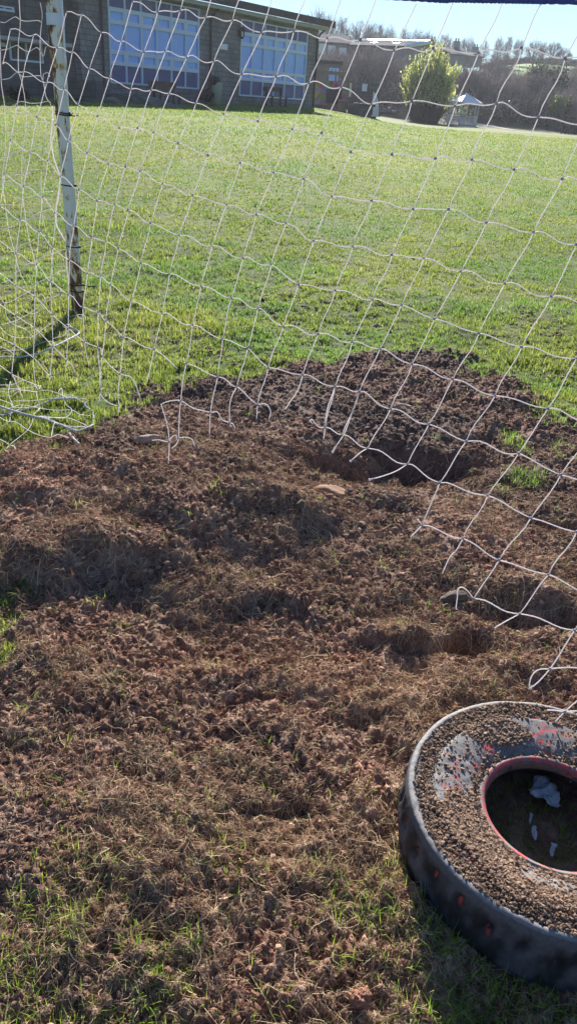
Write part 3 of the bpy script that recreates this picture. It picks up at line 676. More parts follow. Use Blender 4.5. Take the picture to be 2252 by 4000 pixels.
path(7, [(493, 348), (490, 400), (487, 457)]); path(7, [(493, 348), (555, 345), (592, 400), (578, 462)])
path(7, [(835, 122), (800, 235), (730, 340), (702, 385)])
path(7, [(1080, 210), (1020, 380), (1003, 520), (990, 612)], kn=()); path(7, [(1262, 250), (1210, 400), (1150, 560), (1100, 640), (1062, 702)])
path(7, [(1003, 520), (960, 520), (930, 492), (905, 462), (890, 470), (905, 490)]); path(7, [(1325, 678), (1270, 710), (1195, 775)])
path(8, [(175, 797), (90, 850), (0, 885), (7, 1340, 916)]); path(8, [(285, 1260), (250, 1212)]); path(8, [(285, 1260), (198, 1348)])
path(8, [(592, 1360), (540, 1450), (9, 490, 150), (9, 435, 272)])
path(9, [(672, 460), (625, 400), (580, 374), (552, 398), (550, 450), (540, 530), (550, 542)]); path(9, [(1020, 575), (900, 640), (830, 682)])
path(9, [(1435, 700), (1370, 800), (1310, 900), (1248, 990), (1170, 1080), (1098, 1142)], kn=(3,))
path(9, [(1090, 1130), (1108, 1050), (1160, 998), (1248, 990), (1380, 980), (1500, 988), (1620, 1010)])
path(9, [(1620, 1110), (1450, 1235), (1360, 1315), (1285, 1392)], kn=(2,)); path(9, [(1225, 1302), (1290, 1305), (1360, 1315), (1450, 1310), (1600, 1330)])
for e0, e1 in [((7, 1062, 702), (7, 1100, 640)), ((7, 1340, 916), (7, 1375, 905)), ((9, 1098, 1142), (9, 1120, 1120)), ((7, 1195, 775), (7, 1215, 760))]:
    a = onnet(*tp(*e0)); b = onnet(*tp(*e1)); N1.tube([a+(a-b)*.1, a, b], [.0042, .003, TW], 6)
def onp(x, y): return onnet(x, y, 0)
def p6z(a, b): return (1450+.553*a, 2600+.553*b)
P = [onp(*p6z(*q)) for q in [(1258, 705), (1320, 697), (1450, 688), (1600, 700)]]; cord(spline(P, 4)); 
P = [onp(*p6z(*q)) for q in [(1400, 825), (1425, 780), (1450, 740), (1560, 640)]]; cord(spline(P, 4))
net = empty('goal_net', tuple(np.array([pb[0], pb[1], 0])+[0, 0, .0]), 'torn white goal net hanging from a blue rope, its lower edge frayed and trailing', 'goal net')
def att(o): o.parent = net; o.matrix_parent_inverse = Matrix.Translation((-pb[0], -pb[1], 0)); return o
att(N1.build('back_netting', netm, None, True)); 
# blue head rope
bluem = noisy('blue_rope', (.035, .055, .22), (.10, .14, .42), 220, .8, .6, bscale=300, dist=.002)
mb = MB(); far_l = RP[0]-rd*1.6+np.array([0, 0, .10]); far_r = RP[-1]+rd*.9
ctr = spline([far_l, RP[0]-rd*.5+np.array([0, 0, .02])]+RP+[far_r], 30)
for kx in range(3):
    pp = []
    for i, c_ in enumerate(ctr):
        a = i*.9+kx*2.094; pp.append(c_+.0026*(math.cos(a)*UPN+math.sin(a)*NN))
    mb.tube(pp, .0034, 5)
att(mb.build('head_rope', bluem, None, True))

# the finer side netting that falls back from the post
s0 = np.array([pb[0]-.06, pb[1]-.03]); s1 = np.array([pb[0]-.36, pb[1]-1.9]); sdv = (s1-s0)/np.linalg.norm(s1-s0); sn = np.array([-sdv[1], sdv[0], 0])
def onside(x, y):
    r = ray(x, y); o = np.array([0, 0, EYE]); k = (sn[:2]@s0)/(sn@r); p_ = o+r*k
    if p_[2] < .02: p_ = flat(x, y, .03)
    return p_
NS = MB()
def spath(t, L, rad=.0019, sub=4):
    P = [onside(*tp(t if len(q) == 2 else q[0], q[-2], q[-1])) for q in L]; NS.tube(spline(P, sub), rad, 5)
for t, L in [(0, [(145, -20), (155, 155), (150, 240), (140, 345), (143, 540), (165, 610), (192, 768), (200, 960), (172, 1135), (165, 1320), (3, 175, 45), (3, 205, 260), (3, 228, 380), (3, 260, 500), (3, 285, 640)]),
    (0, [(-5, 160), (5, 400), (10, 600), (22, 700), (38, 812), (45, 1000), (37, 1190), (20, 1368), (3, 43, 98), (3, 65, 270), (3, 110, 450), (3, 150, 598), (3, 205, 710)]),
    (0, [(305, 20), (320, 100), (318, 160), (305, 300), (310, 560), (330, 620), (350, 730), (385, 790)]), (0, [(353, 920), (328, 1105), (312, 1282), (3, 320, 155), (3, 350, 300), (3, 385, 470), (3, 400, 625), (3, 400, 700)]),
    (0, [(0, 165), (40, 170), (80, 145), (120, 128), (155, 150), (200, 160), (285, 155), (320, 172)]), (0, [(0, 380), (60, 370), (130, 343), (160, 365), (215, 390), (270, 362), (295, 370), (330, 425), (345, 360), (358, 350)]),
    (0, [(10, 602), (75, 590), (130, 548), (180, 580), (300, 572), (325, 605), (330, 560), (365, 550), (378, 580)]), (0, [(0, 815), (38, 812), (100, 800), (150, 768), (192, 770), (230, 780), (300, 778), (370, 765), (385, 800)]),
    (0, [(0, 1010), (45, 1000), (90, 1003), (150, 965), (200, 960), (260, 950), (310, 922), (353, 920), (405, 900)]), (0, [(0, 1190), (37, 1190), (80, 1185), (125, 1150), (172, 1135), (240, 1130), (328, 1105), (350, 1140), (362, 1160)]),
    (0, [(0, 1375), (20, 1368), (70, 1365), (120, 1325), (165, 1320), (190, 1322), (250, 1285), (312, 1282), (380, 1312), (415, 1300)]), (3, [(0, 95), (43, 98), (100, 90), (170, 45), (250, 35), (330, 0), (400, -5)]),
    (3, [(0, 300), (65, 270), (110, 255), (150, 215), (210, 215), (250, 180), (305, 155), (380, 130), (410, 150)]), (3, [(0, 500), (40, 495), (75, 450), (110, 450), (170, 400), (228, 380), (260, 360), (300, 320), (350, 335), (400, 345)]),
    (3, [(0, 690), (68, 665), (110, 610), (150, 598), (210, 545), (285, 530), (340, 480), (390, 475), (460, 440), (490, 435)]), (3, [(20, 840), (80, 830), (150, 790), (228, 745), (290, 685), (350, 655), (405, 625), (450, 600), (490, 595)]),
    (3, [(0, 1005), (80, 985), (150, 960), (250, 900), (300, 860), (350, 800), (420, 790), (470, 740)]), (3, [(0, 1010), (30, 1050), (90, 1090), (180, 1100), (260, 1085), (330, 1030), (380, 1000), (450, 960), (520, 935)]),
    (3, [(0, 780), (40, 860), (50, 930), (90, 990), (150, 1020), (200, 1040), (240, 1080), (300, 1130)]), (3, [(165, 830), (170, 880), (230, 920), (300, 900), (330, 850), (340, 800), (300, 760)]),
    (3, [(0, 1165), (60, 1190), (110, 1230)]), (3, [(20, 1195), (140, 1192), (260, 1165), (320, 1135), (400, 1130), (412, 1180)]), (3, [(395, 1110), (440, 1095), (490, 1080), (500, 1030), (470, 1010), (520, 1000), (560, 1040)]),
    (3, [(520, 880), (560, 895), (590, 940), (640, 970)]), (3, [(515, 940), (560, 935), (600, 925), (640, 935), (650, 970)]), (3, [(500, 1100), (515, 1150)])]: spath(t, L)
# cord laced down the back of the post
P = [at(tp(0, x, y)[0], tp(0, x, y)[1], pb[1]-.02) for x, y in [(395, 800), (398, 880), (392, 980), (385, 1060), (405, 1180), (440, 1290), (455, 1330)]]+[at(*tp(3, x, y), pb[1]-.03) for x, y in [(445, 20), (425, 130), (430, 250), (470, 330), (500, 390), (500, 480), (512, 620), (530, 760), (560, 850), (600, 930)]]
NS.tube(spline(P, 6), .0042, 6)
att(NS.build('side_netting', netm, None, True))

# ropes and bunched netting lying on the ground
def gpt(t, x, y, dz=0.0):
    q = flat(*tp(t, x, y), .05)
    for _ in range(3):
        z = float(gheight(np.array([q[0]]), np.array([q[1]]), None, False)[0])+.012+dz; q = flat(*tp(t, x, y), z)
    return q
ropem = noisy('weathered_rope', (.42, .42, .47), (.66, .65, .68), 260, .85, .6, bscale=350, dist=.002)
def groundrope(L, r, mbx):
    ctr = spline([gpt(*q) for q in L], 10)
    for kx in range(3):
        pp = []
        for i, c_ in enumerate(ctr):
            t_ = ctr[min(i+1, len(ctr)-1)]-ctr[max(i-1, 0)]; t_ /= np.linalg.norm(t_)+1e-9; a_1 = np.cross(t_, [0, 0, 1.]); a = i*.8+kx*2.094
            pp.append(c_+r*.55*(math.cos(a)*a_1+math.sin(a)*np.array([0, 0, 1.])))
        mbx.tube(pp, r*.62, 5)
mb = MB()
groundrope([(6, -60, 285, .03), (6, 0, 283, .03), (6, 100, 283, .03), (6, 200, 272, .05), (6, 300, 250, .07), (6, 400, 205, .09), (6, 520, 145, .08), (6, 597, 98, .05), (6, 560, 65, .06), (6, 515, 48, .08)], .0050, mb)
att(mb.build('ground_rope', ropem, None, True))
mb = MB()
groundrope([(6, -60, 630, .02), (6, 0, 650, .02), (6, 100, 685, .02), (6, 240, 725, .02), (6, 350, 745, .02), (6, 430, 780, .01), (6, 540, 825, .01), (6, 590, 838), (6, 680, 805), (6, 706, 775), (6, 700, 700), (6, 655, 660), (6, 640, 635), (6, 660, 610), (6, 600, 597, .01), (6, 480, 595, .03), (6, 400, 600, .03), (6, 340, 628, .02), (6, 200, 675, .02), (6, 0, 715)], .0052, mb)
att(mb.build('ground_rope', ropem, None, True))
mb = MB()
groundrope([(6, 590, 838), (6, 540, 832), (6, 530, 860), (6, 560, 900), (6, 600, 940)], .0050, mb)
att(mb.build('ground_rope', ropem, None, True))
mb = MB()
groundrope([(6, -20, 645, .03), (6, 110, 690, .035), (6, 250, 728, .03), (6, 350, 752, .02), (6, 440, 790, .01)], .0050, mb)
att(mb.build('ground_rope', ropem, None, True))
mb = MB()
for L in [[(0, 490), (90, 488), (140, 470), (180, 452)], [(0, 520), (60, 520), (150, 515), (280, 500), (308, 495), (290, 525), (265, 490)], [(0, 535), (60, 545), (140, 525), (200, 530), (275, 540), (350, 530), (430, 550), (500, 580), (560, 575), (590, 600)],
    [(80, 465), (65, 540), (75, 590), (100, 650), (80, 720), (70, 765), (0, 810)], [(0, 575), (90, 572), (130, 545), (180, 530), (270, 545)], [(275, 540), (285, 600), (305, 660), (285, 690)], [(0, 600), (80, 630), (100, 655), (170, 640), (300, 665), (420, 680), (545, 680), (600, 710), (680, 722)],
    [(430, 580), (440, 550), (466, 515), (480, 590), (500, 640), (545, 680), (500, 735), (430, 738), (300, 725)], [(290, 605), (400, 585), (480, 572), (540, 565), (575, 590), (640, 625)], [(0, 735), (60, 765), (120, 770), (212, 830), (300, 870), (385, 885), (440, 865), (520, 890)],
    [(70, 945), (140, 890), (212, 830), (245, 770), (250, 725)], [(0, 900), (40, 920), (75, 942), (110, 955), (118, 978)], [(75, 942), (48, 975)], [(415, 775), (400, 820), (388, 885)], [(430, 775), (520, 800), (600, 805), (690, 800)], [(350, 740), (430, 735), (520, 740), (600, 770), (660, 800)],
    [(95, 405), (120, 470), (145, 525), (180, 590)], [(0, 435), (60, 450)], [(0, 690), (90, 660), (200, 662), (290, 650)], [(110, 610), (230, 610), (330, 600)], [(170, 640), (150, 670), (60, 712), (0, 716)], [(300, 665), (250, 720)]]:
    mb.tube(spline([gpt(6, x, y, rng.uniform(.012, .04)) for x, y in L], 5), .0016, 5)
att(mb.build('fallen_netting', netm, None, True))
tag(att(NK.build('net_knots', knotm, None, True)), kind='stuff')
# ------------------------------------------------------------------ far things
def gz(x, y): return float(gheight(np.array([float(x)]), np.array([float(y)]), None, False)[0])
def hit(px, py, lo=12, hi=170):
    Ys = np.arange(lo, hi, .25); r = ray(px, py); P = r[None]*(Ys/r[1])[:, None]+[0, 0, EYE]
    g = gbase(P[:, 0], P[:, 1]); k = np.nonzero(P[:, 2] < g)[0]
    i = k[0] if len(k) else np.argmin(P[:, 2]-g)
    return np.array([P[i, 0], P[i, 1], gz(P[i, 0], P[i, 1])])
def t1(x, y): return tp(1, x, y)
def t2(x, y): return tp(2, x, y)
HA = R(32); HDv = np.array([math.sin(HA), math.cos(HA)]); HNv = np.array([-math.cos(HA), math.sin(HA)]); HD = 26.5
def hu(px, py, off=0.):      # photo point -> (u-30, z) on a plane parallel to the hall front, off metres in front of it
    r = ray(px, py); k = (HD-off)/(r[:2]@HNv); q = r*k; return q[:2]@HDv-30, q[2]+EYE
ho = HDv*30+HNv*HD
def hw(u, v, z=0): q = ho+HDv*u-HNv*v; return np.array([q[0], q[1], z])   # local u, v metres in front -> world
HRZ = math.pi/2-HA
def brickmat(name, c1, c2, mort, sx=.42, sy=.2, dark=1.0):
    m = M(name, c1, .92, spec=.15); b = m.node_tree.nodes['Principled BSDF']
    tc = nd(m, 'ShaderNodeTexCoord'); sx_ = nd(m, 'ShaderNodeSeparateXYZ'); lk(m, tc.outputs['Object'], sx_.inputs['Vector'])
    ad = nd(m, 'ShaderNodeMath', operation='ADD'); lk(m, sx_.outputs['X'], ad.inputs[0]); lk(m, sx_.outputs['Y'], ad.inputs[1])
    cb = nd(m, 'ShaderNodeCombineXYZ'); lk(m, ad.outputs[0], cb.inputs['X']); lk(m, sx_.outputs['Z'], cb.inputs['Y'])
    br = nd(m, 'ShaderNodeTexBrick', offset=.5, offset_frequency=2, squash=.7, squash_frequency=3); lk(m, cb.outputs[0], br.inputs['Vector'])
    for k, v in dict(Scale=1.0).items(): br.inputs[k].default_value = v
    br.inputs['Brick Width'].default_value = sx; br.inputs['Row Height'].default_value = sy; br.inputs['Mortar Size'].default_value = .012; br.inputs['Bias'].default_value = 0
    br.inputs['Color1'].default_value = (*c1, 1); br.inputs['Color2'].default_value = (*c2, 1); br.inputs['Mortar'].default_value = (*mort, 1)
    n = nd(m, 'ShaderNodeTexNoise', _Scale=1.3, _Detail=6.0); lk(m, tc.outputs['Object'], n.inputs['Vector'])
    r_ = ramp(m, n.outputs['Fac'], [(.3, (.72,)*3), (.7, (1.2,)*3)])
    mx = nd(m, 'ShaderNodeMix', data_type='RGBA', blend_type='MULTIPLY'); mx.inputs['Factor'].default_value = 1; lk(m, br.outputs['Color'], mx.inputs['A']); lk(m, r_, mx.inputs['B'])
    lk(m, mx.outputs['Result'], b.inputs['Base Color'])
    bp = nd(m, 'ShaderNodeBump', _Strength=.6, _Distance=.02); lk(m, br.outputs['Color'], bp.inputs['Height']); lk(m, bp.outputs['Normal'], b.inputs['Normal'])
    return m
wallm = brickmat('grey_brown_block', (.215, .20, .205), (.28, .255, .25), (.135, .13, .135))
wingm = brickmat('weathered_block', (.125, .115, .115), (.16, .145, .14), (.10, .095, .095), .5, .22)
framem = M('white_frame', (.62, .70, .82), .4); panelm = noisy('violet_blue_panel', (.10, .105, .24), (.14, .145, .30), 2, .5, spec=.4)
glassm = M('blue_reflecting_glass', (.20, .36, .78), .12, spec=.8); fasm = noisy('brown_fascia', (.06, .05, .05), (.10, .08, .075), 3, .7)
soffm = M('pale_gutter', (.42, .42, .38), .6); pipem = M('dark_downpipe', (.055, .045, .045), .5); woodm = noisy('weathered_bench_wood', (.13, .075, .045), (.20, .12, .07), 8, .8)
b = noisy('glass_painted_sky', (.15, .36, .95), (.22, .48, 1.0), .5, .12, spec=.8); glassm = b  # mirrored sky and blue curtains behind, both painted into the pane colour
hall = empty('school_hall', tuple(hw(0, 0, .9)), 'long stone school hall in shade with two tall blue-paned windows', 'building', HRZ)
H0 = .9
def hb(mb, u0, u1, v0, v1, z0, z1): mb.box(u0, u1, -v1, -v0, z0-H0, z1-H0)   # v = metres in front of the wall face
w1 = (-4.05, 1.62, 1.47, 4.66); w2 = (4.75, 10.72, 1.33, 4.60); cu = 11.75
mb = MB()
segs = [(-5.6, w1[0]), (w1[1], w2[0]), (w2[1], cu)]
for a, b_ in segs: hb(mb, a, b_, -8, 0, 0.2, 4.9)
for w in (w1, w2): hb(mb, w[0], w[1], -8, -.02, .2, w[2]); hb(mb, w[0], w[1], -8, -.02, w[3], 4.9); hb(mb, w[0], w[1], -8, -.5, w[2], w[3])
mb.build('wall', wallm, hall)
mb = MB(); hb(mb, -22, -5.6, -8, -.35, 0.0, 5.4); mb.build('side_wing', wingm, hall)
# roof slab with fascia, gutter line under it
mb = MB(); e = .62
mb.hexa([(-24, -e, 4.92-H0), (cu+.75, -e, 4.92-H0), (cu+.75, 9, 6.3-H0), (-24, 9, 6.3-H0), (-24, -e, 5.24-H0), (cu+.75, -e, 5.24-H0), (cu+.75, 9, 6.6-H0), (-24, 9, 6.6-H0)])
mb.build('roof', fasm, hall)
mb = MB(); hb(mb, -23.5, cu+.35, 0.02, .46, 4.76, 4.915); mb.build('soffit', soffm, hall)
def window(w, cols, rows, nm='window', v=0.0, tall=None):
    u0, u1, z0, z1 = w; Hh = z1-z0; fr = MB(); gl = MB(); pns = []; cw = (u1-u0)/cols; t = .035
    zs = [z1-Hh*q for q in rows]
    hb(fr, u0, u1, v-.06, v+.05, z0, z0+.07); hb(fr, u0, u1, v-.06, v+.03, z1-.05, z1)
    for i in range(cols+1):
        uu = u0+cw*i; uu = min(max(uu, u0+t), u1-t); hb(fr, uu-t, uu+t, v-.06, v+.03, z0+.07, z1-.05)
    for j, z_ in enumerate(zs[1:-1]):
        for i in range(cols): hb(fr, u0+cw*i+t, u0+cw*(i+1)-t, v-.055, v+.025, z_-.03, z_+.03)
    kinds = tall or ['p', 'a', 'g', 'a', 'p']
    for j, kd in enumerate(kinds):
        za, zb = zs[j+1]+.03, zs[j]-.03
        if kd == 'p': pn = MB(); pns.append(pn)
        if j == 0: zb = zs[0]-.05
        if j == len(kinds)-1: za = zs[-1]+.07
        for i in range(cols):
            a, b_ = u0+cw*i+t, u0+cw*(i+1)-t
            if kd == 'p': hb(pn, a, b_, v-.10, v-.04, za, zb)
            elif kd == 'g': hb(gl, a, b_, v-.10, v-.045, za, zb)
            else:
                f_ = .085; hb(fr, a, a+f_, v-.05, v+.02, za, zb); hb(fr, b_-f_, b_, v-.05, v+.02, za, zb); hb(fr, a+f_, b_-f_, v-.05, v+.02, za, za+f_); hb(fr, a+f_, b_-f_, v-.05, v+.02, zb-f_, zb)
                hb(gl, a+f_, b_-f_, v-.10, v-.045, za+f_, zb-f_)
    f = fr.build(nm, framem, hall); gl.build('glass', glassm, f)
    for pn_ in pns: pn_.build('panel', panelm, f)
    return f
rws = [0, .165, .325, .63, .78, 1]
window(w1, 6, rws); window(w2, 6, rws)
# small windows of the side wing, sized from the photo
def swin(x0, y0, x1, y1, n):
    a = hu(*tp(0, x0, y0), -.35); b_ = hu(*tp(0, x1, y1), -.35)
    window((a[0], b_[0], b_[1], a[1]), n, [0, 1], 'small_window', -.33, ['g'])
swin(62, 300, 326, 480, 2); swin(-90, 310, 40, 355, 2); swin(-120, 20, 105, 95, 3)
mb = MB(); a = hu(*tp(0, 0, 270), .3); hb(mb, -22, hu(*tp(0, 548, 345), .3)[0], -.35, .3, a[1]-.10, a[1]+.02); mb.build('canopy_edge', soffm, hall)
mb = MB(); hb(mb, -22, -11, -.35, .12, hu(*tp(0, 60, 150), .1)[1]-.10, hu(*tp(0, 60, 120), .1)[1]); mb.build('sill_band', framem, hall)
for px in (765,):
    u = hu(*tp(0, px, 300))[0]; mb = MB(); mb.tube([(u, -.08, .1), (u, -.08, 4.0)], .05, 8); mb.build('downpipe', pipem, hall)
for q in ((1, 130, 400), (1, 925, 500)):
    u = hu(*tp(*q))[0]; mb = MB(); mb.tube([(u, -.08, 0), (u, -.08, 3.45), (u+.05, -.2, 3.7), (u+.15, -.42, 3.88)], .05, 8); mb.build('downpipe', pipem, hall)
u, z = hu(*tp(1, 357, 248)); mb = MB(); mb.lathe([(0.0, 0.02), (.10, .0), (.15, -.02), (.17, -.06), (.17, -.10)], 16); V_ = [(u+x_, -(-z__)-.0-.08*1, z-H0+y_*1.5) for x_, y_, z__ in mb.V]; mb.V = V_; wl = mb.build('wall_lamp', pipem, hall, True)
mb = MB(); mb.box(u+.0, u+.13, -.13, -.12, z-H0-.15, z-H0+.06); mb.build('lamp_glass', M('lamp_glass', (.6, .6, .6), .3), wl)
u, z = hu(*tp(1, 240, 353)); mb = MB(); mb.box(u-.26, u+.26, -.03, -.0, z-H0-.12, z-H0+.12); mb.build('wall_plate', M('white_plate', (.75, .8, .88), .5), hall)
# steps
sa = hu(*tp(0, 640, 720), 1.5)[0]; sb = hu(*tp(0, 905, 720), 1.5)[0]
stp = empty('steps', tuple(hw((sa+sb)/2, 1.5, .75)), 'flight of shaded stone steps rising to the hall between wing and window', 'steps', HRZ)
mb = MB(); hwid = (sb-sa)/2
for i in range(5): mb.box(-hwid, hwid, -.9+.34*i, .9, -.3 if i == 0 else .0+.13*i-.13+.002, .0+.13*i)
mb.build('treads', noisy('dark_concrete', (.13, .12, .12), (.2, .185, .175), 4, .95, .3), stp)
mb = MB(); mb.box(-hwid-.35, -hwid-.02, -1.0, .9, -.3, .75); mb.build('side_wall', wingm, stp)
# shaded mound of rubble and turf under the first window
mdv = []; n_ = 26
mnd = MB(); V = []; Fc = []
for i in range(n_):
    for j in range(n_):
        a, b_ = i/(n_-1)*2-1, j/(n_-1)*2-1; hgt = .42*max(0, (1-a*a))*max(0, (1-b_*b_))**.8*(.8+.5*vn(np.array([a*5.]), np.array([b_*5.]), 1, 5)[0]); V.append((a*3.3, b_*1.3, hgt-.12))
for i in range(n_-1):
    for j in range(n_-1): Fc.append((i*n_+j, (i+1)*n_+j, (i+1)*n_+j+1, i*n_+j+1))
mnd.add(V, Fc); q = hu(*tp(0, 1010, 740), 2.2); o = mnd.build('rubble_mound', noisy('rubble_and_turf', (.08, .09, .055), (.22, .20, .18), 1.2, 1, .8, p=(.45, .62)), None, True)
o.location = hw(q[0], 2.1, gz(*hw(q[0], 2.1)[:2])); o.rotation_euler = (0, 0, HRZ); tag(o, 'low shaded mound of rubble and turf below the left hall window', 'mound')

def bench(loc, rz, label):
    t = empty('bench', loc, label, 'bench', rz, 'wooden benches under the hall windows')
    mb = MB(); [mb.box(-.95, .95, -.22+.15*k, -.10+.15*k, .43, .47) for k in range(3)]; mb.build('seat', woodm, t)
    mb = MB(); mb.box(-.85, .85, .24, .28, .66, .86); mb.build('backrest', woodm, t)
    for s_ in (-.62, .62):
        mb = MB(); mb.box(s_-.04, s_+.04, -.2, -.12, 0, .43); mb.build('leg', pipem, t)
        mb = MB(); mb.box(s_-.04, s_+.04, .16, .239, 0, .84); mb.build('leg', pipem, t)
def place_bench(px, lab, v=1.3):
    q = hu(*px, v); w = hw(q[0], v); bench((w[0], w[1], gz(w[0], w[1])-.01), HRZ, lab)
place_bench(tp(0, 1262, 640), 'brown wooden bench standing under the left tall hall window')
place_bench(tp(1, 640, 715), 'brown wooden bench standing under the right tall hall window')
w = hw(hu(*tp(1, 185, 690), 1.0)[0], 1.0); bn = empty('litter_bin', (w[0], w[1], gz(w[0], w[1])-.02), 'pale green litter bin with black bag between the two hall windows', 'bin')
mb = MB(); mb.lathe([(.0, 0), (.24, 0), (.25, .9), (.235, .95), (.22, .9)], 20); mb.build('bin_body', M('pale_green_plastic', (.33, .36, .26), .6), bn, True)
mb = MB(); mb.lathe([(.26, .82), (.30, .92), (.31, 1.02), (.27, 1.15), (.12, 1.2), (.0, 1.17)], 14, (-.12, 0, 0)); mb.build('bin_bag', M('black_bag', (.02, .02, .022), .35), bn)

def leaves(name, mat, C, N, spread, size, colr, flatz=1.0, up=0.0, parent=None):
    """many leaf-sized faces round given centres"""
    C = np.asarray(C, float); idx = rng.integers(0, len(C), N); P = C[idx]+rng.normal(size=(N, 3))*np.asarray(spread)
    a = rng.normal(size=(N, 3)); a[:, 2] = a[:, 2]*(1-up)+up*3; a /= np.linalg.norm(a, axis=1, keepdims=True); b_ = np.cross(a, rng.normal(size=(N, 3))); b_ /= np.linalg.norm(b_, axis=1, keepdims=True)
    s_ = (size*rng.uniform(.5, 1.4, N))[:, None]; w_ = s_*.42
    V = np.stack([P-b_*w_*.2, P+a*s_*.5+b_*w_, P+a*s_*1.1, P+a*s_*.5-b_*w_], 1).reshape(-1, 3)
    Fc = (np.arange(N)*4)[:, None]+np.arange(4)[None]
    cc = np.asarray(colr)[rng.integers(0, len(colr), N)]*rng.uniform(.7, 1.3, (N, 1)); cc = np.repeat(cc, 4, 0)
    return link(name, bigmesh(name, V, [Fc], False, cc), mat, parent)
leafm = vcol('leaf_faces', .6, transl=.45, spec=.3)
def segmesh(name, S, mat, parent=None, sides=3, colr=None):
    """S: list of (p0,p1,r0,r1) tapered twigs"""
    A = np.array([s_[0] for s_ in S]); B = np.array([s_[1] for s_ in S]); ra = np.array([s_[2] for s_ in S]); rb = np.array([s_[3] for s_ in S])
    d = B-A; d /= np.linalg.norm(d, axis=1, keepdims=True)+1e-9; r = rng.normal(size=d.shape); u_ = np.cross(d, r); u_ /= np.linalg.norm(u_, axis=1, keepdims=True)+1e-9; v_ = np.cross(d, u_); V = []
    for P, rr_ in ((A, ra), (B, rb)):
        for k in range(sides):
            q = 2*math.pi*k/sides; V.append(P+rr_[:, None]*(math.cos(q)*u_+math.sin(q)*v_))
    V = np.stack(V, 1); n = len(S); o = (np.arange(n)*2*sides)[:, None, None]; k = np.arange(sides)
    q = np.stack([k, (k+1) % sides, (k+1) % sides+sides, k+sides], 1)[None]
    cc = None
    if colr is not None: cc = np.repeat(np.asarray(colr), 2*sides, 0)
    me = bigmesh(name, V.reshape(-1, 3), [(o+q).reshape(-1, 4)], True, cc); return link(name, me, mat, parent) if mat or parent else me
def gtree(seed, H=10, W=.40, h0=.12, n=330, tw=.028, flat_=.5):
    """short trunk, boughs fanning out from low down to twig tips spread through a domed crown"""
    r = np.random.default_rng(seed); T = []; S = []; lean = r.normal(0, .03, 2)*H
    ax = lambda z: np.array([lean[0]*z, lean[1]*z, z*H])
    for i in range(8): T.append((ax(i*.09), ax((i+1)*.09), .20*(1-i*.10), .20*(1-(i+1)*.10)))
    bough = []
    for i in range(16):
        z0 = h0+r.uniform(0, .42); a = r.uniform(0, 6.28); el = r.uniform(.35, 1.25); L = H*r.uniform(.30, .50)*(1-.4*max(0, z0-.2)); p_ = ax(z0); d = np.array([math.cos(a)*math.cos(el), math.sin(a)*math.cos(el), math.sin(el)]); pts = [p_]
        for k in range(5): d = d+r.normal(0, .13, 3)+[0, 0, .10]; d /= np.linalg.norm(d); p_ = p_+d*L/5; pts.append(p_)
        for k in range(5): S.append((pts[k], pts[k+1], .085*(1-k*.15), .085*(1-(k+1)*.15)))
        bough += pts[1:]
    bough = np.array(bough+[ax(q) for q in np.linspace(.4, .74, 8)])
    for i in range(n):
        u_ = r.normal(size=3); u_ /= np.linalg.norm(u_); rr_ = r.uniform(.35, 1)**.5; tip = np.array([u_[0]*W*H*rr_, u_[1]*W*H*rr_, H*(.57+.43*u_[2]*rr_)])
        if tip[2] < .2*H: continue
        q = bough[np.argsort(np.linalg.norm(bough-(tip*.8+[0, 0, 0]), axis=1))[r.integers(0, 3)]]; m_ = (q+tip)/2+r.normal(0, .035, 3)*H-[0, 0, .01*H]
        S += [(q, m_, .04, .032), (m_, tip, .032, .02)]
        for k in range(2): t_ = m_+(tip-m_)*r.uniform(.1, .7); S.append((t_, t_+(tip-q)*.28+r.normal(0, .045, 3)*H, tw, tw*.6))
    return T, S
barkm = noisy('grey_bark', (.16, .14, .13), (.26, .23, .21), 3, .95)
twigm = noisy('brown_twigs', (.24, .20, .19), (.34, .29, .27), .6, .95)  # twig colour lifted paler to stand for sky glare behind the crowns
def tree_proto(seed, **kw):
    T, S = gtree(seed, **kw); return segmesh('trunk', T, None, None, 5), segmesh('crown', S, None, None, 3)
protos = [tree_proto(s_, W=w_, h0=h_, n=n_) for s_, w_, h_, n_ in [(1, .40, .14, 400), (2, .27, .20, 260), (3, .44, .10, 440), (4, .24, .10, 300), (5, .33, .25, 260)]]
for a, b_ in protos: a.materials.append(barkm); b_.materials.append(twigm)
def bare_tree(px, py_base, Y, hpx, k, label, wf=1.0, group='bare trees along the skyline', name='bare_tree'):
    p_ = at(px, py_base, Y); zt = at(px, py_base-hpx, Y)[2]; zg_ = gz(p_[0], p_[1]); h = zt-zg_
    e_ = empty(name, (p_[0], p_[1], zg_-.1), label, 'tree', rng.uniform(0, 6.28), group); s_ = max(h, 2)/10
    for me, nm in zip(protos[k % 5], ('trunk', 'crown')):
        o = bpy.data.objects.new(nm, me); col.objects.link(o); o.parent = e_
    e_.scale = (s_*wf, s_*wf, s_); return e_
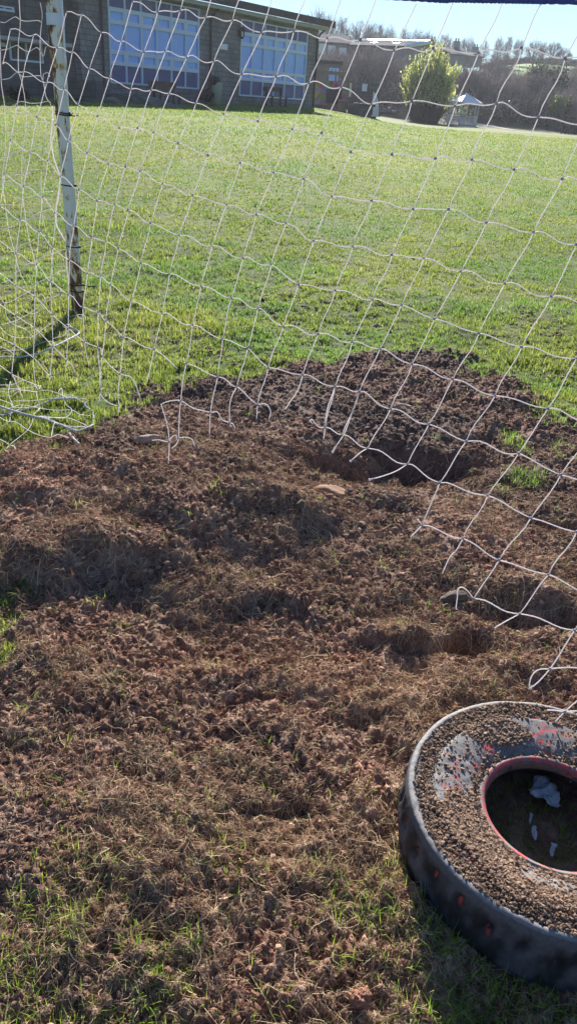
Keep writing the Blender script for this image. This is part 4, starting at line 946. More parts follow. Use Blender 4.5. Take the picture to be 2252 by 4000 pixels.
sky = [ # tile, x, base y, top y, distance, shape, label
 (1, 600, 140, 50, 150, 1, 'small bare twiggy tree showing over the hall roof, leftmost on the skyline', .8), (1, 705, 165, 105, 165, 0, 'thin pale bare tree behind the hall roof, right of the leftmost one', .8),
 (1, 760, 180, 110, 170, 4, 'wispy bare tree just over the sloping hall roof edge', .7), (1, 850, 200, 110, 170, 1, 'faint bare tree left of the big round-crowned one behind the hall corner', .7),
 (1, 960, 240, 42, 130, 0, 'largest round-crowned bare tree rising behind the hall corner', .85), (1, 1130, 250, 98, 140, 3, 'dense upright bare tree above the grey gabled house', .7),
 (1, 1030, 240, 110, 150, 1, 'loose bare tree between the round crown and the gabled house', .6), (1, 1280, 290, 125, 130, 2, 'broad bare tree over the left end of the shining roof ridge', .8), (1, 1420, 300, 155, 135, 3, 'narrow dense bare tree above the shining roof ridge', .65),
 (1, 1350, 300, 150, 150, 4, 'bare tree second from the left end of the shining ridge', .6), (2, 40, 310, 165, 150, 1, 'sparse bare tree above the middle of the shining ridge', .6), (2, 145, 310, 185, 140, 3, 'slim bare tree left of the spreading one on the shining ridge', .55), (2, 240, 310, 195, 135, 2, 'dark spreading bare tree above the right half of the shining ridge', .8),
 (2, 318, 315, 215, 140, 0, 'bare tree at the right-hand tip of the shining roof', .6), (2, 445, 345, 232, 190, 3, 'pale feathery bare tree above the dark roofs', .8), (2, 490, 345, 262, 195, 1, 'small feathery bare tree beside the pale one above the dark roofs', .7), (2, 620, 380, 258, 150, 0, 'compact bare tree beside the chimney on the dark roofs', .75),
 (2, 750, 400, 290, 180, 4, 'sparse tree just right of the last chimney', .7), (2, 850, 440, 252, 140, 1, 'tall thin-stemmed bare tree on the green slope, left of its pair', .6), (2, 920, 440, 250, 145, 3, 'tall thin-stemmed bare tree on the green slope, right of its pair', .55), (2, 1000, 420, 275, 150, 0, 'bare tree leaning over the hedge line left of the round group', .6),
 (2, 1130, 420, 285, 140, 2, 'left round-headed bare tree of the hilltop group on the right', .9), (2, 1190, 425, 300, 160, 4, 'bare tree squeezed between two round heads on the hilltop', .6), (2, 1270, 430, 297, 150, 0, 'middle round-headed bare tree of the hilltop group, the tallest', .95), (2, 1350, 445, 345, 150, 2, 'right-hand low round bare tree ending the hilltop group', .85),
 (2, 1390, 450, 385, 165, 0, 'smallest round bare tree at the right end of the hilltop group', .7)]
for i, (t, x, yb_, yt, Yd, k, lb, wf) in enumerate(sky):
    q = tp(t, x, yb_); q2 = tp(t, x, yt); bare_tree(q[0], q[1], Yd, q[1]-q2[1], k, lb, wf*1.12)
# trees on the near slope, between the hall and the field edge
mid = [(1, 1020, 560, 330, 95, 4, 'bare tree in front of the grey gabled house'), (1, 1090, 560, 350, 92, 0, 'bare tree right of the one before the gabled house'), (1, 1180, 600, 340, 88, 2, 'bare tree behind the stone wall by the flat-roofed hut'), (1, 1290, 640, 310, 86, 2, 'big fan-shaped bare tree standing behind the stone wall'), (1, 1400, 650, 340, 88, 0, 'bare tree on the bank right of the big fan-shaped one'),
 (2, 30, 700, 380, 88, 4, 'dark bare tree on the bank left of the yellow-green bush'), (2, 100, 700, 400, 95, 1, 'bare tree half behind the left side of the yellow-green bush'), (2, 560, 760, 440, 90, 2, 'bare tree behind the right side of the yellow-green bush'), (2, 640, 800, 470, 88, 0, 'bare tree behind the white-roofed gazebo'), (2, 740, 850, 490, 86, 4, 'bare tree right of the gazebo on the wooded bank'),
 (2, 830, 850, 520, 90, 2, 'greyish bare thicket tree at the middle of the wooded bank'), (2, 930, 900, 560, 84, 0, 'bare shrubby tree low on the bank, behind the second net cord from right'), (2, 1030, 900, 540, 88, 4, 'tangled bare tree under the patch of green slope'), (2, 1100, 930, 420, 92, 3, 'dark ivy-clad tree with narrow crown on the wooded bank'), (2, 1215, 940, 440, 95, 3, 'darkest upright tree on the bank at the right'),
 (2, 1200, 950, 620, 82, 2, 'pale tangled bare tree low on the right of the bank'), (2, 1330, 960, 640, 80, 0, 'bare tree behind the fence posts near the right edge'), (2, 1420, 960, 560, 84, 4, 'brown bare tree at the right edge of the picture'), (2, 1480, 980, 700, 78, 2, 'reddish bare shrub at the far right behind the field fence'), (2, 1400, 700, 480, 115, 2, 'brown bare tree on the hill at the right edge')]
for t, x, yb_, yt, Yd, k, lb in mid:
    q = tp(t, x, yb_); q2 = tp(t, x, yt); bare_tree(q[0], q[1], Yd, q[1]-q2[1], k, lb, 1.15, 'bare trees on the wooded bank')
for i_ in range(34):
    px_ = 1420+1000*rng.uniform(0, 1)**.7; Yd = rng.uniform(86, 112); p_ = at(px_, 300, Yd); g_ = gz(p_[0], p_[1]); hh = rng.uniform(2.6, 4.6)
    e_ = empty('bare_tree', (p_[0], p_[1], g_-.1), 'leafless brown tree, one of the many crowded together on the wooded slope', 'tree', rng.uniform(0, 6.28), 'trees crowded on the wooded slope')
    for me, nm in zip(protos[i_ % 5], ('trunk', 'crown')):
        o = bpy.data.objects.new(nm, me); col.objects.link(o); o.parent = e_
    e_.scale = (hh*.125, hh*.125, hh/10)
# the thicket itself: nobody could count its stems
N = 30000; ps = []; x_ = rng.uniform(-3, 62, N); y_ = rng.uniform(79, 104, N)
ok_ = x_ < y_*.62; x_, y_ = x_[ok_], y_[ok_]; N = len(x_)
g_ = gheight(x_, y_, None, False); hh_ = (.9+1.9*fbm(x_, y_, 7, 3, 900)+.6*sst(.5, .7, fbm(x_, y_, 2, 2, 905))); z_ = g_+rng.uniform(0, 1, N)**.8*hh_
gap = sst(.36, .44, fbm(x_, y_, 5, 3, 930)); kk_ = rng.random(N) < .25+.75*gap; x_, y_, z_, g_ = x_[kk_], y_[kk_], z_[kk_], g_[kk_]; N = len(x_)
dd = np.stack([rng.normal(0, .55, N), rng.normal(0, .55, N), rng.uniform(.2, 1.2, N)], 1); dd /= np.linalg.norm(dd, axis=1, keepdims=True); Ls = rng.uniform(.5, 1.8, N)
A = np.stack([x_, y_, z_], 1); B = A+dd*Ls[:, None]
cc = np.array([(.20, .165, .155), (.38, .33, .31), (.10, .10, .07), (.20, .14, .12)])[rng.integers(0, 4, N)]*rng.uniform(.7, 1.3, (N, 1))  # stem colours lightened, distance haze put into the colour
und = segmesh('undergrowth', list(zip(A, B, rng.uniform(.012, .045, N), np.full(N, .008))), vcol('thicket_twigs', .95), None, 3, cc); tag(und, 'grey-brown leafless thicket covering the bank beyond the field', 'undergrowth', kind='stuff')
cc_ = np.stack([x_, y_, g_+rng.uniform(.1, 1.6, N)], 1)[rng.random(N) < .15]
ivy = leaves('ivy_cover', leafm, cc_, 14000, (.5, .5, .4), .16, [(.05, .075, .03), (.07, .09, .035), (.10, .12, .04)], up=.1); tag(ivy, 'dark green ivy and bramble low among the thicket stems', 'ivy', kind='stuff')
def bush(name, px, py, Y, wpx, hpx, n, size, cols, label, cat='bush', twigs=40, base=None, up=.2):
    p_ = at(px, py, Y); zb_ = gz(p_[0], p_[1]); k = Y/F*1.0*1.14; W_ = wpx*k; Hh = max(at(px, py-hpx, Y)[2]-zb_, .4)
    t = empty(name, (p_[0], p_[1], zb_-.05), label, cat); S = []; C = []
    for i in range(twigs):
        a = rng.uniform(0, 6.28); r_ = rng.uniform(.2, 1)**.6; top = np.array([math.cos(a)*W_/2*r_, math.sin(a)*W_/2*r_, Hh*(1-.35*r_*r_)*rng.uniform(.75, 1)]); b0 = top*[.18, .18, 0]
        m_ = (b0+top)/2+rng.normal(0, .06*Hh, 3); S += [(b0, m_, .03*Hh/2, .02*Hh/2), (m_, top, .02*Hh/2, .012)]
        for q_ in np.linspace(.35, 1, 7): C.append(b0+(top-b0)*q_)
    segmesh('stems', S, barkm, t); leaves('foliage', leafm, C, n, (W_*.06, W_*.06, Hh*.05), size, cols, up=up, parent=t); return t
bush('dark_shrub', *tp(0, 150, 755), 27.5, 62, 45, 900, .09, [(.02, .03, .018), (.035, .045, .025)], 'small dark shrub against the wing wall left of the rusty post', 'shrub')
w = hw(hu(*tp(1, 95, 720), .8)[0], .8); 
bush('dark_shrub', *tp(1, 100, 755), w[1], 45, 52, 900, .09, [(.02, .03, .018), (.04, .05, .03)], 'small dark shrub beside the litter bin at the hall wall', 'shrub')
bush('leafing_tree', *tp(2, 1300, 960), 79, 75, 150, 1500, .16, [(.20, .24, .05), (.14, .18, .05)], 'tree coming into yellow-green leaf behind the fence at the right', 'tree', 60)
bush('leafing_tree', *tp(2, 1350, 760), 105, 60, 75, 1500, .2, [(.16, .30, .05), (.12, .22, .04)], 'rounded bright green bush higher on the slope at the right', 'bush', 50)
bush('leafing_tree', *tp(2, 1165, 640), 112, 50, 85, 1500, .2, [(.13, .22, .05), (.10, .17, .04)], 'green leafy bush between two dark trees on the right slope', 'bush', 50)
bush('ivy_tree', *tp(2, 1105, 900), 89, 85, 245, 2600, .18, [(.03, .045, .02), (.05, .06, .03)], 'tree thick with dark ivy below the round-headed hilltop trees', 'tree', 60)
bush('ivy_tree', *tp(2, 1235, 900), 91, 80, 235, 2600, .18, [(.03, .04, .02), (.045, .055, .03)], 'broad ivy-dark tree between the two green leafy bushes', 'tree', 60)
bush('red_shrub', *tp(2, 1420, 1000), 76, 60, 70, 700, .12, [(.20, .07, .045), (.14, .08, .05)], 'russet-leaved low shrub behind the fence at the right edge', 'shrub')
# the yellow-green bush
wb = hit(*tp(2, 300, 925)); WY = wb[1]; wl_ = empty('willow_bush', tuple(wb), 'big yellow-green many-stemmed bush coming into leaf beside the gazebo', 'bush')
kx = (at(*tp(2, 560, 700), WY)[0]-at(*tp(2, 80, 700), WY)[0])/2*.86; Hh = at(*tp(2, 300, 385), WY)[2]-wb[2]; S = []; C = []; C2 = []
for i in range(230):
    a = rng.uniform(0, 6.28); r_ = rng.uniform(0, 1)**.5; ex = kx*r_*math.cos(a); ey = kx*.8*r_*math.sin(a)
    b0 = np.array([ex*.50+rng.normal(0, .1), ey*.5+rng.normal(0, .1), 0]); hh_ = Hh*math.sqrt(max(.04, 1-.62*r_*r_))*rng.uniform(.60, 1.16) if r_ < .75 else Hh*rng.uniform(.35, .82)
    tp_ = np.array([ex*1.05, ey*1.05, hh_]); m_ = b0*.6+tp_*.4+rng.normal(0, .12, 3)*[1, 1, 0]; S += [(b0, m_, rng.uniform(.03, .075), .03), (m_, tp_, .03, .010)]
    for q_ in np.linspace(0, 1, 9):
        pt = m_+(tp_-m_)*q_
        if pt[2] > Hh*.22+.18*Hh*(1-r_)*rng.random(): C.append(pt)
    for k2 in range(3):
        s0_ = m_+(tp_-m_)*rng.uniform(.15, .8); e_ = s0_+np.array([rng.normal(0, .22)+math.cos(a)*.22*r_, rng.normal(0, .22), rng.uniform(.45, 1.0)]); S.append((s0_, e_, .018, .008)); C += [s0_+(e_-s0_)*t_ for t_ in (.4, .7, 1.0)]
segmesh('stems', S, noisy('dark_stems', (.045, .04, .035), (.09, .08, .06), 3, .9), wl_, 4)
leaves('foliage', leafm, C, 20000, (.025, .025, .07), .15, [(.60, .62, .22), (.52, .56, .18), (.68, .69, .28), (.36, .40, .13)], up=.8, parent=wl_)
# gazebo
gb = hit(*tp(2, 640, 955)); GY = gb[1]; gzb = empty('gazebo', (gb[0], gb[1], gb[2]), 'white-roofed hexagonal timber gazebo beside the yellow-green bush', 'gazebo', .15)
gx0 = at(*tp(2, 475, 752), GY)[0]; gx1 = at(*tp(2, 747, 788), GY)[0]; GR = (gx1-gx0)/2; gtop = at(*tp(2, 597, 702), GY)[2]-gb[2]; geav = (at(*tp(2, 475, 752), GY)[2]+at(*tp(2, 747, 788), GY)[2])/2-gb[2]
gzb.location.x = (gx0+gx1)/2
whm = M('pale_shingle_roof', (.88, .88, .9), .38, spec=.7); gwm = noisy('grey_white_timber', (.36, .37, .40), (.46, .47, .50), 6, .7)
hx = lambda r_, z, k: (r_*math.cos(k*math.pi/3), r_*math.sin(k*math.pi/3), z)
mb = MB(); mb.add([hx(GR, geav, k) for k in range(6)]+[(0, 0, gtop)]+[hx(GR, geav-.06, k) for k in range(6)], [(k, (k+1) % 6, 6) for k in range(6)]+[(k, k+7, (k+1) % 6+7, (k+1) % 6) for k in range(6)]+[tuple(range(12, 6, -1))]); rf = mb.build('roof', whm, gzb)
mb = MB()
for k in range(6): mb.tube([hx(GR, geav+.012, k), (0, 0, gtop+.015)], .022, 5)
mb.build('ridge_strip', gwm, rf)
GP = GR*.80; bh = geav*.42
for k in range(6): mb = MB(); mb.tube([hx(GP, 0, k), hx(GP, geav, k)], .05, 6); mb.build('post', gwm, gzb)
for k in range(6):
    if k == 3: continue
    mb = MB(); a = np.array(hx(GP, 0, k)); b_ = np.array(hx(GP, 0, k+1))
    for z_ in (.12, bh): mb.tube([a+[0, 0, z_], b_+[0, 0, z_]], .035, 4)
    for j in range(1, 10): q_ = a+(b_-a)*j/10; mb.tube([q_+[0, 0, .12], q_+[0, 0, bh]], .022, 4)
    mb.build('balustrade', gwm, gzb)
mb = MB(); mb.add([hx(GP*1.05, .1, k) for k in range(6)]+[hx(GP*1.05, -.2, k) for k in range(6)], [tuple(range(6)), (0, 6, 7, 1), (1, 7, 8, 2), (2, 8, 9, 3), (3, 9, 10, 4), (4, 10, 11, 5), (5, 11, 6, 0)]); mb.build('floor_deck', gwm, gzb)
p_ = hit(*tp(2, 495, 938)); pt_ = empty('picnic_table', tuple(p_-[.2, 1.6, 0]), 'grey timber picnic table between the bush and the gazebo', 'picnic table', .1)
mb = MB(); mb.box(-.75, .75, -.35, .35, .70, .74); mb.build('table_top', gwm, pt_)
for s_ in (-.65, .65): mb = MB(); mb.box(-.75, .75, s_-.12, s_+.12, .42, .46); mb.build('seat', gwm, pt_)
for s_ in (-.5, .5): mb = MB(); mb.box(s_-.04, s_+.04, -.6, .6, .36, .418); mb.tube([(s_+.05, -.5, 0), (s_+.05, -.1, .70)], .035, 4); mb.tube([(s_+.05, .5, 0), (s_+.05, .1, .70)], .035, 4); mb.build('trestle', gwm, pt_)
# mural wall, shelter wall and what stands by them
cw_ = hw(cu, 0); MY = 54.0
def quadwall(name, P0, P1, depth, ztl, zb_, mat, label, cat):
    d = P1[:2]-P0[:2]; L = np.linalg.norm(d); rz = math.atan2(d[1], d[0]); t = empty(name, (P0[0], P0[1], zb_), label, cat, rz); mb = MB(); mb.box(0, L, 0, depth, -.5, ztl-zb_); mb.build('wall', mat, t); return t, L
a = at(*t1(905, 822), MY); b_ = at(*t1(1165, 838), MY); zt = at(*t1(1000, 615), MY)[2]
mural = vcol('painted_mural', .7)
t, L = quadwall('mural_wall', a, b_, .3, zt, a[2]-.05, wingm, 'wall covered with a bright patchwork mural round a dark board', 'wall')
nx_, nz_ = 46, 30; V = []; Fc = []; CC = []; pc = [(.35, .06, .05), (.10, .28, .06), (.40, .30, .05), (.08, .14, .35), (.32, .14, .10), (.30, .12, .22), (.12, .22, .14), (.22, .22, .30)]
hM = zt-t.location.z
sd_ = [(rng.uniform(0, L), rng.uniform(.35, hM), pc[rng.integers(0, 8)]) for _ in range(60)]
for i in range(nx_):
    for j in range(nz_):
        u0_, u1_ = i/nx_*L, (i+1)/nx_*L; v0_, v1_ = .32+j/nz_*(hM-.32), .32+(j+1)/nz_*(hM-.32); c_ = min(sd_, key=lambda s_: max(abs(s_[0]-u0_), abs(s_[1]-v0_)*.8))[2]; n0 = len(V)
        V += [(u0_, -.012, v0_), (u1_, -.012, v0_), (u1_, -.012, v1_), (u0_, -.012, v1_)]; Fc.append((n0, n0+1, n0+2, n0+3)); CC += [c_]*4
link('mural_panel', bigmesh('mural_panel', np.array(V), [np.array(Fc)], False, np.array(CC)), mural, t)
u0_ = L*(1003-905)/260; u1_ = L*(1118-905)/260; mb = MB(); zq = at(*t1(1010, 778), MY)[2]-t.location.z; zq2 = at(*t1(1010, 668), MY)[2]-t.location.z; mb.box(u0_, u1_, -.05, -.014, zq, zq2); mb.build('dark_board', M('dark_board', (.035, .035, .042), .6), t)
a2 = b_; b2 = at(*t1(1362, 866), MY-1.5); zt2 = at(*t1(1250, 622), MY-.7)[2]
t, L = quadwall('shelter_wall', a2+[.03, 0, 0], b2, .35, zt2, b2[2]-.05, brickmat('dark_grey_block', (.13, .135, .14), (.18, .18, .18), (.10, .10, .10)), 'dark grey block wall with a small white sign right of the mural', 'wall')
f_ = (1283-1165)/197; mb = MB(); z_ = at(*t1(1283, 660), MY-1)[2]-t.location.z; mb.box(L*f_-.2, L*f_+.2, -.03, -.0, z_-.2, z_+.2); mb.build('sign', M('white_sign', (.6, .7, .82), .5), t)
mb = MB(); z_ = at(*t1(1172, 672), MY-1)[2]-t.location.z; mb.box(L*.02, L*.10, -.03, -.0, z_-.4, z_+.35); mb.build('notice', M('pale_notice', (.6, .62, .5), .6), t)
p_ = at(*t1(1130, 835), MY-1.2); bn = empty('round_bin', (p_[0], p_[1], p_[2]-.02), 'tall brown round-topped bin in front of the mural wall', 'bin'); bhh = at(*t1(1130, 745), MY-1.2)[2]-p_[2]
mb = MB(); mb.lathe([(0, 0), (.27, 0), (.28, bhh*.72)], 18); mb.lathe([(.28, bhh*.80), (.30, bhh*.82), (.22, bhh*.95), (.0, bhh)], 18); [mb.tube([(.25*math.cos(a), .25*math.sin(a), bhh*.7), (.25*math.cos(a), .25*math.sin(a), bhh*.82)], .03, 4) for a in (.5, 2.1, 3.7, 5.3)]; mb.build('bin_body', noisy('brown_bin', (.17, .13, .09), (.22, .17, .12), 3, .7), bn)
# white quarter-round cover
sheetm = M('white_sheet', (.85, .88, .92), .5); _q = nd(sheetm, 'ShaderNodeBsdfTranslucent'); _q.inputs['Color'].default_value = (.9, .93, .97, 1); _x = nd(sheetm, 'ShaderNodeMixShader'); _x.inputs['Fac'].default_value = .6
lk(sheetm, sheetm.node_tree.nodes['Principled BSDF'].outputs['BSDF'], _x.inputs[1]); lk(sheetm, _q.outputs['BSDF'], _x.inputs[2]); lk(sheetm, _x.outputs['Shader'], sheetm.node_tree.nodes['Material Output'].inputs['Surface'])
p0 = at(*t1(1352, 872), MY-2); Wd = at(*t1(1408, 875), MY-2)[0]-p0[0]; Hc = at(*t1(1355, 685), MY-2)[2]-p0[2]
wc = empty('white_cover', (p0[0], p0[1], p0[2]-.05), 'white quarter-round sheeted frame at the end of the grey wall', 'cover'); mb = MB()
pr_ = [(Wd*math.sin(a), Hc*(math.cos(a) if a < 1.2 else max(0, math.cos(1.2)*(1.57-a)/.37))) for a in np.linspace(0, 1.57, 14)]
V = [(x_, 0, z_) for x_, z_ in pr_]+[(0, 0, 0)]+[(x_, 1.6, z_) for x_, z_ in pr_]+[(0, 1.6, 0)]; n0 = 15
mb.add(V, [tuple(range(15)), tuple(range(29, 14, -1))]+[(i, i+n0, (i+1) % 15+n0, (i+1) % 15) for i in range(15)]); mb.build('sheet', sheetm, wc)
mb = MB(); mb.tube([(x_*1.02, -.03, z_*1.01) for x_, z_ in pr_], .03, 5); mb.build('hoop', pipem, wc)
p_ = at(*t1(1360, 862), MY-3.4); t = empty('low_bench', (p_[0]-.35, p_[1], p_[2]-.05), 'small dark bench-like table in front of the grey wall and white cover', 'bench'); mb = MB(); mb.box(-.8, .45, -.2, .2, .42, .56); mb.build('seat', pipem, t)
for s_ in (-.6, .3): mb = MB(); mb.box(s_-.04, s_+.04, -.12, .12, 0, .418); mb.build('leg', pipem, t)
# flat-roofed hut and pergola
a = at(*t1(930, 600), 66); b_ = at(*t1(1108, 600), 66); zt = at(*t1(1000, 478), 66)[2]; hutm = noisy('mauve_brick_hut', (.19, .16, .16), (.25, .21, .20), 3, .9)
t = empty('flat_hut', (a[0], a[1], a[2]-2), 'flat-roofed grey-brown hut behind the mural wall', 'building'); L = b_[0]-a[0]; mb = MB(); mb.box(-1, L, 0, 5, 0, zt-a[2]+2); mb.build('wall', hutm, t)
mb = MB(); mb.box(-1.2, L+.2, -.2, 5.2, zt-a[2]+2.002, zt-a[2]+2.2); mb.build('roof', fasm, t); f_ = (1065-930)/178; mb = MB(); mb.box(L*f_-.35, L*f_+.35, -.03, .0, zt-a[2]+.9, zt-a[2]+1.75); mb.build('window', glassm, t)
a = at(*t1(940, 612), 60); b_ = at(*t1(1150, 612), 60); zt = at(*t1(1050, 538), 60)[2]; t = empty('pergola', (a[0], a[1], a[2]-1), 'grey timber pergola frame in front of the flat-roofed hut', 'pergola'); L = b_[0]-a[0]; hz_ = zt-a[2]+1
tmb = noisy('grey_timber', (.17, .145, .125), (.25, .22, .19), 5, .9); mb = MB(); [mb.box(-.2, L+.2, y_, y_+.08, hz_-.15, hz_) for y_ in (0, 2)]; [mb.box(x_, x_+.07, -.3, 2.4, hz_+.002, hz_+.14) for x_ in np.linspace(0, L, 9)]; mb.build('beams', tmb, t)
for x_ in np.linspace(.05, L-.1, 4): mb = MB(); mb.box(x_, x_+.12, .01, .07, 0, hz_-.152); mb.build('post', tmb, t)
# houses up the hill
slate = noisy('slate', (.08, .08, .09), (.12, .12, .13), 1.5, 1.0, spec=.02); harl = noisy('grey_harling', (.20, .185, .18), (.27, .25, .24), 1, .95); whitem = M('white_paint', (.75, .75, .76), .4)
def house(name, x0, x1, yt, ye, yb_, Y, dep, label, ridge_m=slate, gable=False, rz=0, chim=(), roofm=slate, sky_=0, wins=(), lm=1.0):
    a = at(x0[0], x0[1], Y); b_ = at(x1[0], x1[1], Y); L = (b_[0]-a[0])*lm; zr = yt; t = empty(name, (a[0], a[1], yb_), label, 'house', rz); he = ye-yb_; hr = yt-yb_
    mb = MB(); mb.box(0, L, 0, dep, 0, he); 
    mb.add([(0, 0, he), (0, dep, he), (0, dep/2, hr-.05), (L, 0, he), (L, dep, he), (L, dep/2, hr-.05)], [(0, 1, 2), (3, 5, 4)]); mb.build('wall', harl, t)
    o_ = .3; mb = MB(); mb.hexa([(-o_, -o_, he-.1), (L+o_, -o_, he-.1), (L+o_, dep/2, hr), (-o_, dep/2, hr), (-o_, -o_, he+.1), (L+o_, -o_, he+.1), (L+o_, dep/2, hr+.2), (-o_, dep/2, hr+.2)])
    mb.hexa([(-o_, dep/2+.001, hr), (L+o_, dep/2+.001, hr), (L+o_, dep+o_, he-.1), (-o_, dep+o_, he-.1), (-o_, dep/2+.001, hr+.2), (L+o_, dep/2+.001, hr+.2), (L+o_, dep+o_, he+.1), (-o_, dep+o_, he+.1)]); rf = mb.build('roof', roofm, t)
    if ridge_m is not slate:
        mb = MB(); mb.hexa([(-o_, dep/2-.4, hr+.0), (L+o_+.05, dep/2-.4, hr+.0), (L+o_+.05, dep/2+.1, hr+.1), (-o_, dep/2+.1, hr+.1), (-o_, dep/2-.4, hr+.33), (L+o_+.05, dep/2-.4, hr+.33), (L+o_+.05, dep/2+.1, hr+.445), (-o_, dep/2+.1, hr+.445)]); mb.tube([(L+o_+.1, dep/2, hr+.2), (L+o_+.1, -o_, he+.05)], .22, 4); mb.build('ridge_glint_capping', ridge_m, rf)  # capping face tilted and shaped to throw a sun glint at the camera
    for cx in chim:
        mb = MB(); mb.box(L*cx-.45, L*cx+.45, dep/2-.4, dep/2+.4, hr-.3, hr+1.1); [mb.tube([(L*cx+q_, dep/2, hr+1.1), (L*cx+q_, dep/2, hr+1.5)], .12, 6) for q_ in (-.2, .2)]; mb.build('chimney', harl, rf)
    for i in range(sky_): cx = L*(.35+.35*i); s_ = (hr-he)/(dep/2); mb = MB(); yy_ = dep*.22; zz_ = he+.1+s_*(yy_+o_)*.93; mb.hexa([(cx-.4, yy_, zz_), (cx+.4, yy_, zz_), (cx+.4, yy_+.8, zz_+.8*s_), (cx-.4, yy_+.8, zz_+.8*s_), (cx-.4, yy_, zz_+.12), (cx+.4, yy_, zz_+.12), (cx+.4, yy_+.8, zz_+.8*s_+.12), (cx-.4, yy_+.8, zz_+.8*s_+.12)]); mb.build('skylight', whitem, rf)
    for fx, fz in wins: mb = MB(); mb.box(L*fx-.45, L*fx+.45, -.05, -.0, he*fz-.6, he*fz+.6); mb.build('window', whitem, t)
    return t
z = lambda t, x, y, Y: at(*tp(t, x, y), Y)[2]
house('gabled_house', tp(1, 955, 400), tp(1, 1165, 400), z(1, 1100, 258, 112), z(1, 1100, 330, 112), z(1, 1100, 560, 112), 112, 9, 'grey gabled house on the slope just right of the hall corner', wins=((.12, .8), (.45, .75), (.85, .7)))
shin = M('sun_glint_metal', (.9, .88, .9), .35, 1.0)
house('long_house', tp(1, 1110, 380), tp(2, 140, 380), z(2, 100, 328, 120), z(2, 100, 376, 120), z(2, 100, 470, 120), 120, 10, 'long roofed house with a glinting white ridge above the bank', ridge_m=shin, sky_=2, rz=-.72, lm=1.25)
house('dark_house', tp(2, 375, 430), tp(2, 610, 430), z(2, 480, 352, 135), z(2, 480, 410, 135), z(2, 480, 480, 135), 135, 10, 'dark slate-roofed house with a chimney stack right of the glinting ridge', chim=(.02, .82))
house('dark_house', tp(2, 640, 440), tp(2, 738, 440), z(2, 700, 405, 140), z(2, 700, 430, 140), z(2, 700, 500, 140), 140, 8, 'small dark house with one chimney at the right end of the roofs', chim=(.7,))
# hedge along the hilltop
S0 = [at(*tp(2, x, y), 168) for x, y in [(740, 405), (900, 415), (1030, 418), (1200, 432), (1330, 445), (1450, 460), (1600, 480)]]
mb = MB(); V = []; cr = spline(S0, 12); n0 = len(cr)
for p_ in cr:
    g = gz(p_[0], p_[1]); tpz = p_[2]+rng.normal(0, .08); tpz = g+1.0+rng.normal(0, .08); V += [(p_[0], p_[1]-1, g-.3), (p_[0], p_[1]-.7+rng.normal(0, .1), tpz-.1), (p_[0], p_[1], tpz+.1), (p_[0], p_[1]+1, tpz-.2), (p_[0], p_[1]+1.2, g-.3)]
mb.add(V, [(i*5+k, (i+1)*5+k, (i+1)*5+k+1, i*5+k+1) for i in range(n0-1) for k in range(4)]); tag(mb.build('hedgerow', noisy('brown_hedge', (.07, .055, .045), (.13, .10, .08), .8, 1, .8, dist=.3), None), 'clipped brown hedge running along the hilltop field on the right', 'hedge')
# paths
pathm = noisy('pale_grey_path', (.36, .35, .36), (.44, .43, .43), 1, .9)
for pts, w_ in (([(1, 1405, 838), (2, 0, 832), (2, 100, 826), (2, 190, 822), (2, 260, 820)], 2.2), ([(2, 690, 938), (2, 760, 948), (2, 860, 965), (2, 980, 984)], 1.2)):
    C = [hit(*tp(*q_)) for q_ in pts]; C = spline(C, 8); V = []
    for c_ in C: 
        for s_ in (-w_, w_): V.append((c_[0], c_[1]+s_, gz(c_[0], c_[1]+s_)+.03))
    mb = MB(); mb.add(V, [(2*i, 2*i+2, 2*i+3, 2*i+1) for i in range(len(C)-1)]); tag(mb.build('path', pathm), kind='structure')
# fence posts at the right edge of the field
t = None; fp = [hit(*tp(2, x_, 1010+.06*(x_-1330))) for x_ in (1332, 1358, 1385, 1412, 1440, 1470)]
t = empty('field_fence', tuple(fp[0]), 'dark post and rail fence at the right-hand edge of the field', 'fence')
for p_ in fp: q_ = p_-fp[0]; mb = MB(); mb.box(q_[0]-.07, q_[0]+.07, q_[1]-.06, q_[1]+.06, q_[2]-.2, q_[2]+1.25); mb.build('post', pipem, t)
mb = MB(); mb.tube([fp[0]-fp[0]+[0, 0, .15], fp[-1]-fp[0]+[0, 0, .15]], .05, 4); mb.tube([fp[0]-fp[0]+[0, 0, 1.0], fp[-1]-fp[0]+[0, 0, 1.0]], .04, 4); mb.build('rail', pipem, t)

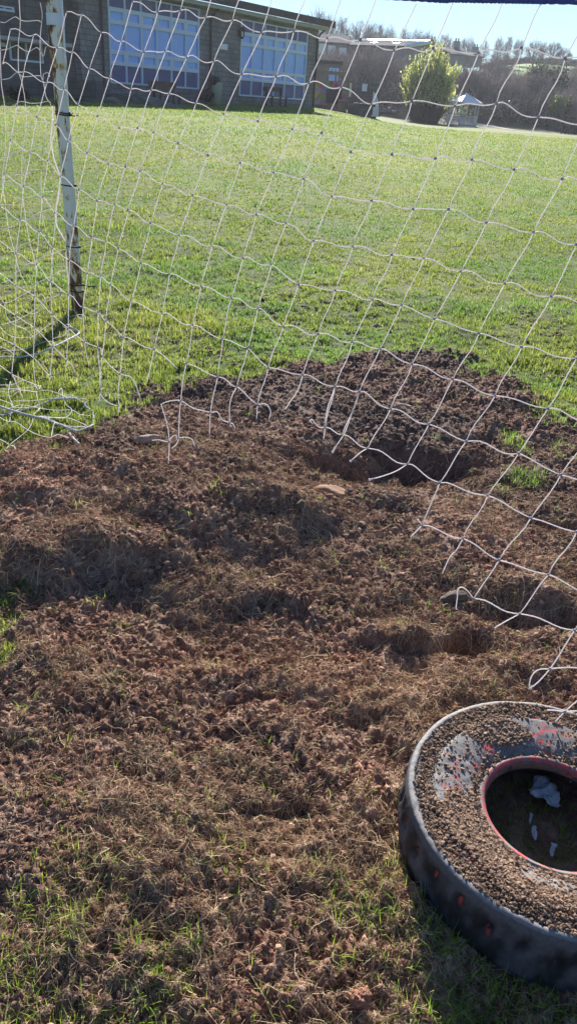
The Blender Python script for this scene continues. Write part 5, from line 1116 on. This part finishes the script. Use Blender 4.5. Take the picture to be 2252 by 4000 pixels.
# the bright air over the distance
mb = MB(); mb.box(-430, 430, -60, 430, -5, 45); hz = mb.build('haze', None); tag(hz, 'thin bright haze over the field and the far slope', 'haze', kind='stuff')
hm = bpy.data.materials.new('haze_air'); hm.use_nodes = True; hm.node_tree.nodes.clear(); ho_ = hm.node_tree.nodes.new('ShaderNodeOutputMaterial'); hv = hm.node_tree.nodes.new('ShaderNodeVolumePrincipled')
hv.inputs['Color'].default_value = (.86, .90, 1, 1); hv.inputs['Density'].default_value = .0006; hv.inputs['Anisotropy'].default_value = .2; hm.node_tree.links.new(hv.outputs['Volume'], ho_.inputs['Volume']); hz.data.materials.append(hm)
# ------------------------------------------------------------------ light, sky, camera
sc = bpy.context.scene
w = bpy.data.worlds.new('World'); sc.world = w; w.use_nodes = True; nt = w.node_tree
SE, SAZ = R(23.5), R(-.7)      # elevation; azimuth from straight ahead, to the right
st = nt.nodes.new('ShaderNodeTexSky'); st.sky_type = 'NISHITA'; st.sun_disc = False; st.sun_elevation = SE; st.sun_rotation = SAZ; st.air_density = 1.0; st.dust_density = .0; st.ozone_density = 3.5
tn = nt.nodes.new('ShaderNodeMix'); tn.data_type = 'RGBA'; tn.blend_type = 'MULTIPLY'; tn.inputs['Factor'].default_value = 1; tn.inputs['B'].default_value = (.66, .82, 1, 1); nt.links.new(st.outputs['Color'], tn.inputs['A']); nt.links.new(tn.outputs['Result'], nt.nodes['Background'].inputs['Color']); nt.nodes['Background'].inputs['Strength'].default_value = .05
sl_ = bpy.data.lights.new('sun', 'SUN'); sl_.energy = 5.0; sl_.angle = R(.5); sl_.color = (1, .95, .87); so = bpy.data.objects.new('sun', sl_); col.objects.link(so)
sd3 = Vector((math.sin(SAZ)*math.cos(SE), math.cos(SAZ)*math.cos(SE), math.sin(SE))); so.rotation_euler = sd3.to_track_quat('Z', 'Y').to_euler(); so.location = (0, 30, 40)
cam = bpy.data.cameras.new('camera'); co = bpy.data.objects.new('camera', cam); col.objects.link(co)
Mx = Matrix(((RT[0], -RT[1], -RT[2], 0), (FW[0], -FW[1], -FW[2], 0), (-DOWN[0], DOWN[1], DOWN[2], EYE), (0, 0, 0, 1))); co.matrix_world = Mx
cam.sensor_fit = 'VERTICAL'; cam.sensor_height = 24; cam.lens = 12/math.tan(R(VF/2)); cam.clip_end = 2000; cam.clip_start = .02; sc.camera = co
sc.view_settings.view_transform = 'Standard'; sc.view_settings.look = 'None'; sc.view_settings.gamma = 1; sc.view_settings.exposure = 1.4
sc.cycles.max_bounces = 6; sc.cycles.transparent_max_bounces = 8; sc.cycles.use_denoising = True
